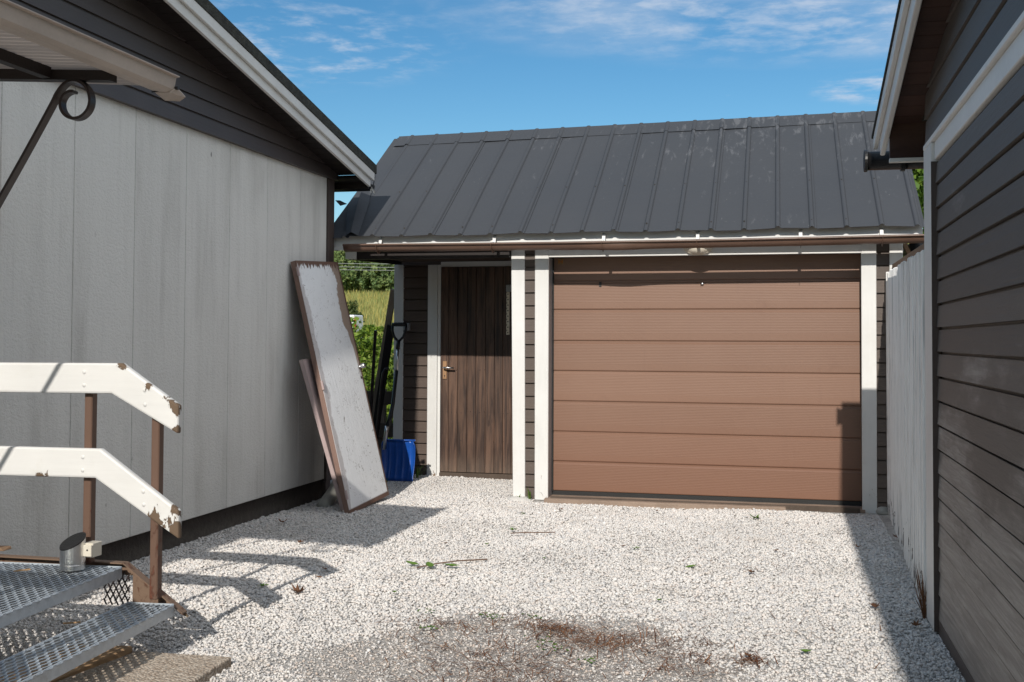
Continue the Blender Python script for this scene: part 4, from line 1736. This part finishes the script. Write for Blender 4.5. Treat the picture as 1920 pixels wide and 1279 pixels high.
w.box(.72, 6, 5.54, 5.95, 2.30, 2.315)
w.build('eave_soffit', M['dark_soffit'], rb)
g = MB()
g.tube([(.476, 6.40, 2.305), (6, 6.40, 2.295)], .052, 20)
go = g.build('gutter', M['black'], rb, smooth=True)
g = MB()
g.tube([(.462, 6.40, 2.306), (.480, 6.40, 2.306)], .062, 24)
g.build('end_cap', M['black'], go, bevel=.003)
g = MB()
g.tube([(.655, 6.40, 2.302), (.676, 6.40, 2.302)], .060, 20)
g.build('gutter_clip', M['black'], go)

# ============================================================ FENCE between outbuilding and garage
fen = thing('picket_fence', (.75, 7.2, 0), 'tall weathered white picket fence with brown cap rail between outbuilding and garage', 'fence')
A, B = Vector((.690, 5.56, 0)), Vector((.822, 8.86, 0))
d = (B - A).normalized()
nrm = Vector((-d.y, d.x, 0))
w = MB()
L = (B - A).length
s_ = 0.0
k = 0
while s_ < L - .02:
    wd = random.uniform(.058, .072)
    c = A + d * (s_ + wd / 2) + nrm * (.016 if k % 2 else 0.0)
    hgt = 1.742 + .088 * (s_ / L) + random.uniform(-.008, .012)
    a = d * (wd / 2 - .001)
    t = nrm * .010
    lean = nrm * random.uniform(-.003, .003)
    bz = Vector((0, 0, .012 + random.uniform(0, .02)))
    tz = Vector((0, 0, hgt))
    w.hexa([c - a - t + bz, c + a - t + bz, c + a + t + bz, c - a + t + bz,
            c - a - t + tz + lean, c + a - t + tz + lean, c + a + t + tz + lean, c - a + t + tz + lean])
    s_ += wd + random.uniform(.003, .010)
    k += 1
w.build('pickets', M['fence'], fen, bevel=.004)
w = MB()
off = -nrm * .045
w.bar(A + off + Vector((0, 0, 1.775)), B + off * 1.2 + Vector((-.005, .03, 1.875)), .055, .05)
w.build('cap_rail', M['cap_rail'], fen, bevel=.004)
w = MB()
for z in (.45, 1.35):
    w.bar(A - nrm * .04 + Vector((0, 0, z)), B - nrm * .04 + Vector((0, 0, z)), .04, .07)
for t in (.15, .55, .9):
    p = A.lerp(B, t) - nrm * .09
    w.box(p.x - .03, p.x + .05, p.y - .04, p.y + .04, 0, 1.7)
w.build('back_frame', M['cap_rail'], fen)

# tarp-covered lean-to behind the fence
lt = thing('lean_to', (1.2, 9.3, 0), 'small lean-to under black tarpaulin behind the picket fence by the garage corner', 'lean-to')
w = MB()
vs, fs = [], []
for j in range(9):
    for i in range(9):
        x_, y_ = .985 + .75 * i / 8, 9.0 + .9 * j / 8
        vs.append((x_, y_, 2.06 - .02 * i + .018 * math.sin(i * 2.2 + j) + .012 * math.cos(j * 2.7)))
for j in range(8):
    for i in range(8):
        a = j * 9 + i
        fs.append((a, a + 1, a + 10, a + 9))
b0 = len(vs)
for i in range(9):
    x_ = .985 + .75 * i / 8
    vs.append((x_ + .03, 8.985 + .01 * math.sin(i * 3), 1.78 - .03 * math.sin(i * 1.7)))
for i in range(8):
    fs.append((i, i + 1, b0 + i + 1, b0 + i))
w.add(vs, fs)
to = w.build('tarpaulin', M['black'], lt, smooth=True)
to.modifiers.new('solid', 'SOLIDIFY').thickness = .004
w = MB()
w.bar((.945, 8.985, 2.06), (1.03, 8.985, 1.86), .03, .03, (0, 1, 0))
w.bar((1.03, 8.985, 1.86), (1.03, 8.985, 0), .05, .05, (0, 1, 0))
for x_, y_ in ((1.68, 9.0), (1.03, 9.85), (1.68, 9.85)):
    w.box(x_ - .03, x_ + .03, y_ - .03, y_ + .03, 0, 1.96)
w.build('timber_frame', M['cap_rail'], lt)

# ============================================================ LEANING DOORS
TL, BL = Vector((-3.603, 7.862, 1.912)), Vector((-3.105, 7.785, 0.004))
U = Vector((.022, .790, .042))


def leaning(name, BL, TL, U, th, face_mat, edge_mat, label, cat, group):
    t = thing(name, BL + U / 2, label, cat, group)
    Nn = U.cross(TL - BL).normalized()
    if Nn.x < 0:
        Nn = -Nn
    P = [BL, BL + U, TL + U, TL]
    mb = MB()
    mb.prism([p - Nn * .003 for p in P], -Nn * th)
    mb.build('slab', edge_mat, t, bevel=.003)
    me = bpy.data.meshes.new('face_panel')
    eps = .0
    Q = [p + Nn * .0 for p in P]
    me.from_pydata([tuple(q) for q in Q] + [tuple(q - Nn * .0028) for q in Q], [], [(0, 1, 2, 3), (7, 6, 5, 4), (0, 4, 5, 1), (1, 5, 6, 2), (2, 6, 7, 3), (3, 7, 4, 0)])
    uv = me.uv_layers.new()
    cr = {0: (0, 0), 1: (1, 0), 2: (1, 1), 3: (0, 1), 4: (0, 0), 5: (1, 0), 6: (1, 1), 7: (0, 1)}
    for lp_ in me.loops:
        uv.data[lp_.index].uv = cr[lp_.vertex_index]
    me.materials.append(face_mat)
    o = bpy.data.objects.new('face_panel', me)
    COL.objects.link(o)
    adopt(o, t)
    return t, Nn


ld, Nn = leaning('old_door', BL, TL, U, .042, M['old_door'], M['brown_edge'],
                 'old door with flaking white face and brown edges leaning against the house corner', 'door', None)
h = (TL - BL)
for f_, zoff in ((.075, 0), (.50, 0), (.955, 0)):
    s = MB()
    p = BL + h * f_
    s.bar(p - h.normalized() * .035 + Nn * .004 - Vector((0, .004, 0)), p + h.normalized() * .035 + Nn * .004 - Vector((0, .004, 0)), .018, .016, Nn)
    s.build('hinge', M['pink_wood'], ld, bevel=.002)
s = MB()
p = BL + U * .93 + h * .545
s.tube([p, p + Nn * .03], .010, 10)
s.lathe((0, 0, 0), [(0, 0)], 3)
s.tube([p + Nn * .028, p + Nn * .034, p + Nn * .052, p + Nn * .060], .020, 12)
s.build('door_knob', M['steel'], ld, smooth=True)
s = MB()
p2 = BL + U * .945 + h * .50
s.tube([p2 - Nn * .002, p2 + Nn * .002], .012, 12)
s.build('lock_hole', M['nail'], ld)
BL2, TL2 = Vector((-3.183, 7.885, 0.002)), Vector((-3.492, 7.772, 1.156))
ld2, N2 = leaning('old_panel', BL2, TL2, Vector((.01, .60, .01)), .032, M['pink_wood'], M['pink_wood'],
                  'shorter faded mauve board standing behind the flaking white door', 'board', None)

# grey drain pipe by the house corner
s = MB()
s.tube([(-3.465, 8.10, -.01), (-3.455, 8.17, .035), (-3.44, 8.27, .095), (-3.43, 8.37, .16), (-3.43, 8.46, .225), (-3.44, 8.52, .30), (-3.455, 8.54, .38)], .052, 18)
s.tube([(-3.436, 8.32, .125), (-3.431, 8.36, .155)], .058, 18)
tag(s.build('drain_pipe', M['grey_pipe'], origin=(-3.46, 8.1, 0), smooth=True), 'grey plastic drain pipe at the house corner behind the leaning door', 'pipe')

# ============================================================ SNOW SHOVEL
sh = thing('snow_shovel', (-3.40, 9.72, 0), 'blue snow shovel with black grip standing against the recess corner', 'shovel')
vs, fs = [], []
nu, nv = 40, 12
for j in range(nv + 1):
    v = j / nv
    for i in range(nu + 1):
        u = i / nu
        x_ = -3.555 + .315 * u
        cur = .055 * math.sin(v * math.pi * .9)
        edge = .035 * (abs(u - .5) * 2) ** 6
        ribs = .006 * (abs(math.sin(u * math.pi * 5)) ** .35)
        wtop = 1 - .10 * max(0, v - .82) / .18 * (1 if abs(u - .5) > .3 else 0)
        x2 = -3.3975 + (x_ + 3.3975) * (1 + .06 * v) * (1 - (.10 * ((v - .85) / .15) ** 2 if v > .85 else 0) * (abs(u - .5) * 2) ** 3)
        vs.append((x2, 9.66 + cur * .9 - edge + ribs + .10 * v ** 2 * .3, .015 + .372 * v - .012 * (v > .9) * (abs(u - .5) * 2) ** 4))
for j in range(nv):
    for i in range(nu):
        a = j * (nu + 1) + i
        fs.append((a, a + 1, a + nu + 2, a + nu + 1))
s = MB()
s.add(vs, fs)
bo = s.build('blade', M['blue'], sh, smooth=True)
bo.modifiers.new('solid', 'SOLIDIFY').thickness = .006
s = MB()
s.tube([(-3.54, 9.70, .385), (-3.24, 9.70, .385)], .010, 8)
s.build('top_edge', M['blue'], bo, smooth=True)
P0, P1, P2, P3, P4 = (-3.525, 9.66, .30), (-3.51, 9.66, .46), (-3.475, 9.68, .60), (-3.462, 9.80, 1.02), (-3.462, 9.83, 1.235)
s = MB()
s.tube([P0, P1, (-3.502, 9.662, .52)], .016, 12)
s.build('shaft', M['steel'], sh, smooth=True)
s = MB()
s.tube([(-3.462, 9.80, 1.02), P4], .013, 12)
s.build('shaft', M['steel'], sh, smooth=True)
s = MB()
s.tube([(-3.503, 9.662, .515), P2, (-3.466, 9.72, .72), P3], .0175, 12)
s.build('sleeve', M['black'], sh, smooth=True)
s = MB()
s.tube([(-3.462, 9.828, 1.22), (-3.460, 9.84, 1.30)], .019, 12)
gx = -3.459
s.tube([(gx, 9.84, 1.29), (gx - .045, 9.845, 1.335), (gx - .066, 9.85, 1.40), (gx - .066, 9.86, 1.455)], .012, 10)
s.tube([(gx, 9.84, 1.29), (gx + .045, 9.845, 1.335), (gx + .066, 9.85, 1.40), (gx + .066, 9.86, 1.455)], .012, 10)
s.tube([(gx - .070, 9.86, 1.452), (gx + .070, 9.86, 1.452)], .017, 12)
for i in range(6):
    s.tube([(gx - .045 + i * .016, 9.86, 1.452), (gx - .039 + i * .016, 9.86, 1.452)], .020, 12)
s.build('grip', M['black'], sh, smooth=True)

# planks, bars and a hooked rod leaning against the garage corner, low board fence behind
for nm, a, b_, w_, t_, m_, lab, cat in (
        ('leaning_plank', (-4.13, 10.75, .02), (-3.66, 10.26, 1.80), .060, .028, 'brown_plank', 'brown plank leaning at a slant on the outer garage corner, topmost of the leaning timbers', 'plank'),
        ('leaning_plank', (-4.02, 10.60, .02), (-3.70, 10.30, 1.45), .075, .022, 'black_beam', 'blackish wide plank leaning below the brown plank at the garage corner', 'plank'),
        ('leaning_bar', (-3.99, 10.45, .02), (-3.86, 10.30, 1.40), .026, .026, 'iron', 'thin upright black iron bar left of the shovel handle', 'bar'),
        ('leaning_lath', (-4.03, 10.9, .02), (-3.74, 10.7, .95), .05, .02, 'old_wood', 'pale grey lath leaning low behind the shovel shaft', 'lath')):
    s = MB()
    s.bar(a, b_, w_, t_, (0, 1, 0))
    tag(s.build(nm, M[m_], origin=a, bevel=.002), lab, cat, 'timbers leaning at the garage corner')
s = MB()
s.tube([(-3.93, 10.42, .01), (-3.85, 10.36, .55), (-3.80, 10.32, .90), (-3.785, 10.31, .98), (-3.76, 10.30, 1.02), (-3.72, 10.30, 1.03)], .011, 8)
tag(s.build('hooked_rod', M['iron'], origin=(-3.93, 10.42, 0), smooth=True), 'black rod with bent top between the iron bar and the shovel', 'rod')
lf = thing('board_fence', (-3.9, 11.2, 0), 'low dark board fence beyond the recess, below the bright green bush', 'fence')
s = MB()
for z0, z1 in ((.10, .24), (.27, .42), (.62, .76)):
    s.box(-5.2, -3.66, 11.2, 11.225, z0, z1)
s.build('boards', M['dark_wood'], lf, bevel=.003)
for x_ in (-5.1, -4.62, -4.14, -3.70):
    s = MB()
    s.box(x_ - .04, x_ + .04, 11.226, 11.30, -.1, .78)
    s.build('fence_post', M['old_wood'], lf)

# ============================================================ BACKGROUND
plant('bush', (-6.7, 16.2, -.22), 'bright green leafy bush between house corner and garage recess', 'bush', (-6.45, 16.4, .55), (1.35, 1.1, .95), 15000, .045, M['bush_leaf'], 21, 70, False)
plant('bush', (-4.95, 14.6, -.15), 'bright green bush half hidden behind the leaning timbers', 'bush', (-4.95, 14.7, .48), (.75, .8, .75), 8000, .04, M['bush_leaf'], 26, 45, False)
plant('bush', (-28.9, 72, 1.0), 'dull olive bush standing alone in the yellow meadow', 'bush', (-29.25, 72, 2.55), (1.25, 1.3, 1.35), 5000, .11, M['dark_leaf'], 31, 40, False)
plant('bush', (-25.9, 66, .7), 'loose dull bush in the meadow beside the garage corner board', 'bush', (-25.4, 66, 1.3), (1.6, 1.2, .95), 4000, .10, M['bush_leaf'], 33, 40, False)
plant('tree', (2.2, 17.5, -.2), 'green leafy tree standing behind the right end of the garage', 'tree', (2.35, 17.6, 2.9), (1.25, 1.1, 1.5), 16000, .06, M['tree_leaf'], 41, 70, True, None, .10)

# white and red pickup seen far off over the bush
van = thing('pickup_truck', (-28.3, 70.5, terrain_z(-28.3, 70.5)), 'white pickup truck with red rear half hidden behind the green bush', 'pickup truck')
vz = terrain_z(-28.3, 70.5) + .35
s = MB()
s.box(-29.5, -28.25, 70, 71.7, vz + .4, vz + 1.15)
s.prism([(-28.25, 70, vz + .3), (-27.72, 70, vz + .3), (-27.78, 70, vz + 1.95), (-28.15, 70, vz + 1.95), (-28.3, 70, vz + 1.2)], (0, 1.7, 0))
s.build('body', M['car_white'], van, bevel=.06)
s = MB()
s.prism([(-28.22, 69.97, vz + 1.25), (-27.92, 69.97, vz + 1.25), (-27.95, 69.97, vz + 1.80), (-28.10, 69.97, vz + 1.80)], (0, .05, 0))
s.build('window', M['car_glass'], van)
s = MB()
s.box(-27.78, -27.69, 69.97, 70.28, vz + .5, vz + 1.80)
s.build('rear_panel', M['car_red'], van, bevel=.04)
for x_ in (-29.1, -28.0):
    s = MB()
    s.lathe((x_, 69.98, vz), [(0, 0), (.32, 0), (.34, .05), (.34, .2), (0, .2)], 20, 'Y')
    s.build('wheel', M['black_rubber'], van)

# power lines across the field
for k, (za, zb) in enumerate(((10.17, 9.80), (9.78, 9.42), (9.44, 9.08))):
    s = MB()
    pts = []
    for i in range(13):
        t = i / 12
        pts.append((-75 + 60 * t, 120, za + .8 + (zb - za) * 6.5 * (t - .5) * .55 - .5 + .0 - (.9 - 3.6 * (t - .5) ** 2) * .4))
    s.tube(pts, .022, 5)
    tag(s.build('power_line', M['grey_metal'], origin=pts[0]), ('highest', 'middle', 'lowest')[k] + ' of three thin power lines crossing in front of the wooded hill', 'power line', 'power lines')


# wooded hillside: trees with clumpy crowns, read as one mass
def build_forest():
    g = np.random.default_rng(77)
    Vs, Fs, off = [], [], 0
    for k in range(210):
        y = g.uniform(262, 345)
        x = g.uniform(-.52, -.27) * y
        h = g.uniform(7, 12)
        zb = terrain_z(x, y) + max(0, y - 275) * .13 + g.uniform(0, 1)
        rw = g.uniform(2.4, 4.2)
        n = 900
        P = crown_points((x, y, zb + h * .52), (rw, rw, h * .52), n, 22, 1000 + k, .5)
        V, F = leaves_np(P, g.uniform(.25, .62, n), 3000 + k, .7)
        Vs.append(V)
        Fs.append(F + off)
        off += len(V)
    o = mesh_np('forest', np.concatenate(Vs), np.concatenate(Fs), M['forest_leaf'])
    tag(o, kind='stuff')


build_forest()


def build_hill():
    V, F = [], []
    xs, ys = np.linspace(-260, 40, 30), np.linspace(268, 420, 16)
    for y in ys:
        for x in xs:
            V.append((x, y, terrain_z(x, y) + max(0, y - 272) * .14 - .3))
    for j in range(15):
        for i in range(29):
            F.append((j * 30 + i, j * 30 + i + 1, (j + 1) * 30 + i + 1, (j + 1) * 30 + i))
    o = mesh_np('hill', V, F, M['meadow'], None, True)
    tag(o, kind='structure')


build_hill()


def build_grass():
    g = np.random.default_rng(9)
    n = 26000
    y = 18 + (258 - 18) * g.uniform(0, 1, n) ** 1.6
    x = g.uniform(-.50, -.30, n) * y
    hgt = g.uniform(.35, .95, n) * np.clip(.6 + y / 160, .6, 1.7)
    wd = hgt * g.uniform(.05, .14, n)
    z = np.array([terrain_z(a, b) for a, b in zip(x, y)])
    a = g.uniform(0, 6.28, n)
    dx, dy = np.cos(a) * wd, np.sin(a) * wd
    lx, ly = g.normal(0, .18, n) * hgt, g.normal(0, .18, n) * hgt
    V = np.stack([np.stack([x - dx, y - dy, z - .05], 1), np.stack([x + dx, y + dy, z - .05], 1), np.stack([x + lx, y + ly, z + hgt], 1)], 1).reshape(-1, 3)
    F = np.arange(3 * n).reshape(n, 3)
    tag(mesh_np('meadow_grass', V, F, M['grass_blade']), kind='stuff')


build_grass()


# ============================================================ WEEDS, LEAVES, NEEDLES, TWIGS
def tuft(loc, n, h, spread, label, seed):
    g = random.Random(seed)
    s = MB()
    for k in range(n):
        a = g.uniform(0, 6.28)
        r = g.uniform(0, spread * .3)
        b = Vector((loc[0] + math.cos(a) * r, loc[1] + math.sin(a) * r, loc[2]))
        out = Vector((math.cos(a), math.sin(a), 0)) * spread * g.uniform(.3, 1.1)
        hh = h * g.uniform(.5, 1.1)
        side = Vector((-math.sin(a), math.cos(a), 0)) * g.uniform(.002, .005)
        p1 = b + out * .35 + Vector((0, 0, hh * .65))
        p2 = b + out + Vector((0, 0, hh * g.uniform(.7, 1.0)))
        s.add([b - side, b + side, p1 + side * .9, p2, p1 - side * .9], [(0, 1, 2, 3, 4)])
    tag(s.build('grass_tuft', M['weed'], origin=loc), label, 'grass tuft', 'weeds at the garage wall')


tuft((-3.30, 9.93, 0), 26, .17, .10, 'green grass tuft growing beside the blue shovel blade', 1)
tuft((-3.47, 9.55, 0), 9, .07, .05, 'small grass tuft at the foot of the blue shovel blade', 2)
tuft((-1.985, 8.89, 0), 16, .11, .045, 'yellow green weed between the two white boards left of the garage door', 3)
tuft((-2.07, 8.88, 0), 0 + 6, .05, .04, 'tiny weed at the foot of the garage corner board', 4)


def dry_weed():
    g = random.Random(12)
    s = MB()
    for k in range(34):
        a = g.uniform(0, 6.28)
        b = Vector((.676 + g.uniform(-.02, .004), 5.575 + g.uniform(-.02, .03), .0))
        hh = g.uniform(.08, .30)
        tip = b + Vector((g.uniform(-.055, .012), g.uniform(-.03, .05), hh))
        w_ = Vector((math.cos(a), math.sin(a), 0)) * .0022
        mid = b.lerp(tip, .55) + Vector((g.uniform(-.012, .006), 0, .01))
        s.add([b - w_, b + w_, mid + w_, tip, mid - w_], [(0, 1, 2, 3, 4)])
    tag(s.build('dry_weed', M['brown_leaf'], origin=(.676, 5.575, 0)), 'dead brown weed in the corner between white corner board and picket fence', 'weed')


dry_weed()
s = MB()
s.lathe((.765, 8.86, .0), [(0, -.01), (.036, .0), (.046, .022), (.038, .046), (.018, .058), (0, .060)], 14, sx=1.15)
tag(s.build('round_stone', M['grey_pipe'], origin=(.765, 8.86, 0), smooth=True), 'round grey stone at the right foot of the garage wall beside the fence', 'stone')


def leaf_outline(kind):
    if kind == 'oval':
        return [(0, -.5), (.16, -.3), (.24, 0), (.17, .28), (0, .5), (-.17, .28), (-.24, 0), (-.16, -.3)]
    return [(0, -.5), (.12, -.22), (.42, -.30), (.28, -.05), (.50, .12), (.20, .16), (.22, .40), (0, .5), (-.22, .38), (-.2, .15), (-.48, .12), (-.3, -.06), (-.4, -.3), (-.1, -.22)]


def add_leaf(s, loc, size, yaw, kind, curl, tilt=.25):
    pts = leaf_outline(kind)
    c, sn = math.cos(yaw), math.sin(yaw)
    vs = [(loc[0], loc[1], loc[2] + .006)]
    for x, y in pts:
        z = curl * (x * x * 2.2 + y * y * .6) * size + tilt * y * size * .4 + .010
        X, Y = x * size, y * size
        vs.append((loc[0] + X * c - Y * sn, loc[1] + X * sn + Y * c, loc[2] + max(z, .003)))
    n = len(pts)
    s.add(vs, [(0, 1 + i, 1 + (i + 1) % n) for i in range(n)])


LEAVES = [
    # x, y, size, kind, material, label
    (-3.392, 7.236, .085, 'lobed', 'brown_leaf', 'curled brown leaf in the shade near the foot of the panel wall'),
    (-2.375, 5.263, .095, 'lobed', 'brown_leaf', 'large dry brown leaf lying in the lower railing shadow'),
    (-2.470, 5.83, .060, 'lobed', 'brown_leaf', 'brown leaf on the tip of the upper railing shadow'),
    (-2.420, 5.62, .050, 'oval', 'brown_leaf', 'small brown leaf just below the tip of the upper railing shadow'),
    (-1.795, 6.804, .060, 'oval', 'green_leaf', 'green leaf on the gravel above the leafy twig'),
    (-1.850, 8.071, .065, 'oval', 'green_leaf', 'upright green leaf on the gravel before the garage corner post'),
    (-1.904, 5.386, .050, 'oval', 'green_leaf', 'single green leaf below and left of the leafy twig'),
    (-.173, 8.295, .085, 'lobed', 'green_leaf', 'green leaf cluster near the end of the pale threshold plank'),
    (-.490, 6.408, .075, 'oval', 'green_leaf', 'long green leaf on the sunlit gravel in the middle of the yard'),
    (-.870, 6.886, .050, 'lobed', 'green_leaf', 'small green leaf on sunlit gravel left of the middle of the yard'),
    (-.150, 6.35, .055, 'lobed', 'brown_leaf', 'orange brown leaf with stalk on sunlit gravel right of the long green leaf'),
    (.762, 7.739, .085, 'lobed', 'brown_leaf', 'brown leaf in the shade against the picket fence'),
    (.767, 7.195, .070, 'oval', 'green_leaf', 'dark green leaf in the shade against the picket fence'),
    (.449, 5.674, .060, 'lobed', 'brown_leaf', 'dark brown leaf beside the edge of the shade on the right'),
    (.600, 5.35, .055, 'lobed', 'brown_leaf', 'dark brown leaf in the shade at the foot of the white corner board'),
    (.104, 4.78, .060, 'oval', 'green_leaf', 'olive green leaf on gravel in the right foreground'),
    (-.900, 8.45, .050, 'oval', 'brown_leaf', 'orange leaf lying on the ground just before the garage door'),
    (-1.62, 8.36, .05, 'oval', 'brown_leaf', 'tan leaf between the corner post and the leafless twig'),
    (-.95, 6.95, .04, 'oval', 'brown_leaf', 'reddish leaf on the gravel before the middle of the garage door'),
    (-1.76, 7.35, .045, 'lobed', 'green_leaf', 'tiny green leaf on gravel before the garage corner post'),
    (-.12, 4.66, .06, 'lobed', 'brown_leaf', 'rust brown leaf scrap in the foreground right of the bare patch'),
    (-2.62, 5.35, .05, 'lobed', 'green_leaf', 'green sprig between the two railing shadows'),
    (.48, 7.30, .05, 'lobed', 'brown_leaf', 'small rust brown leaf at the edge of the shade before the picket fence'),
    (-.02, 7.05, .045, 'oval', 'brown_leaf', 'narrow brown leaf on sunlit gravel before the right half of the garage door'),
    (-2.95, 6.55, .05, 'lobed', 'brown_leaf', 'dry leaf in the canopy shadow near the panel wall'),
    (-1.35, 6.45, .04, 'oval', 'green_leaf', 'tiny green leaf right of the tip of the leafy twig'),
    (-2.05, 6.75, .045, 'oval', 'brown_leaf', 'tan leaf on sunlit gravel left of the lone green leaf above the leafy twig'),
    (-.58, 5.55, .04, 'oval', 'green_leaf', 'small dark green leaf on gravel above the bare patch'),
]
for (x_, y_, sz, kd, mt, lab) in LEAVES:
    s = MB()
    add_leaf(s, (x_, y_, .012), sz, random.uniform(0, 6.28), kd, random.uniform(.3, .9))
    if kd == 'lobed' and mt == 'green_leaf':
        add_leaf(s, (x_ + .02, y_ + .01, .014), sz * .7, random.uniform(0, 6.28), 'oval', .5)
    tag(s.build('fallen_leaf', M[mt], origin=(x_, y_, 0)), lab, 'leaf', 'leaves fallen on the gravel')
# twig with two leaves, and a bare twig
tw = thing('leafy_twig', (-1.88, 6.1, .01), 'brown twig with green leaves lying on the sunlit gravel', 'twig')
s = MB()
s.tube([(-1.99, 6.00, .02), (-1.90, 6.10, .028), (-1.80, 6.17, .035), (-1.66, 6.30, .026)], .004, 6)
s.build('stem', M['twig'], tw)
for (x_, y_, yw) in ((-2.03, 6.04, 1.2), (-1.80, 6.05, 1.9), (-1.92, 6.02, .5)):
    s = MB()
    add_leaf(s, (x_, y_, .02), .10, yw, 'oval', .6)
    s.build('leaf', M['green_leaf'], tw)
s = MB()
s.tube([(-1.74, 7.22, .02), (-1.66, 7.21, .03), (-1.54, 7.26, .028), (-1.46, 7.33, .022)], .0035, 6)
tag(s.build('bare_twig', M['twig'], origin=(-1.6, 7.25, 0)), 'thin leafless twig on the gravel before the garage corner post', 'twig')


def build_needles():
    g = np.random.default_rng(55)
    spots = [(-1.08, 5.02, .22, .16, 170), (-.96, 4.95, .12, .09, 110), (-.78, 4.84, .16, .13, 150), (-.60, 4.90, .24, .12, 90), (-1.15, 4.55, .34, .28, 260), (-.35, 4.5, .20, .14, 110),
             (-1.0, 4.3, .4, .3, 300), (-.12, 4.62, .06, .05, 70), (-1.55, 4.9, .2, .12, 80), (-.5, 4.75, .3, .2, 150), (-.55, 5.2, .9, .6, 90), (-.2, 6.6, .4, .8, 60)]
    V, F = [], []
    for cx_, cy_, sx, sy, n in spots:
        x = g.normal(cx_, sx * .6, n)
        y = g.normal(cy_, sy * .6, n)
        a = g.uniform(0, 6.28, n)
        L = g.uniform(.02, .05, n)
        w_ = g.uniform(.0009, .0018, n)
        z = np.array([yard_z(p, q) for p, q in zip(x, y)]) + g.uniform(.008, .022, n)
        tz = g.normal(0, .006, n)
        for k in range(n):
            c, s_ = math.cos(a[k]), math.sin(a[k])
            b = len(V)
            V += [(x[k] - c * L[k] - s_ * w_[k], y[k] - s_ * L[k] + c * w_[k], z[k] - tz[k]), (x[k] - c * L[k] + s_ * w_[k], y[k] - s_ * L[k] - c * w_[k], z[k] - tz[k]),
                  (x[k] + c * L[k] + s_ * w_[k], y[k] + s_ * L[k] - c * w_[k], z[k] + tz[k]), (x[k] + c * L[k] - s_ * w_[k], y[k] + s_ * L[k] + c * w_[k], z[k] + tz[k])]
            F.append((b, b + 1, b + 2, b + 3))
    tag(mesh_np('dry_needles', V, F, M['needle']), kind='stuff')


build_needles()


def build_ground_cover():
    g = random.Random(4)
    s = MB()
    for cx_, cy_, n, sp_ in ((-1.32, 5.04, 14, .08), (-1.12, 5.08, 8, .05), (-.98, 4.66, 16, .10), (-1.52, 4.78, 12, .08), (-.92, 4.55, 8, .07), (-1.6, 5.05, 8, .06), (-.75, 4.45, 8, .07)):
        for k in range(n):
            add_leaf(s, (g.gauss(cx_, sp_ * .5), g.gauss(cy_, sp_ * .4), .012), g.uniform(.012, .026), g.uniform(0, 6.28), 'oval', .5)
    tag(s.build('ground_cover', M['weed']), kind='stuff')


build_ground_cover()
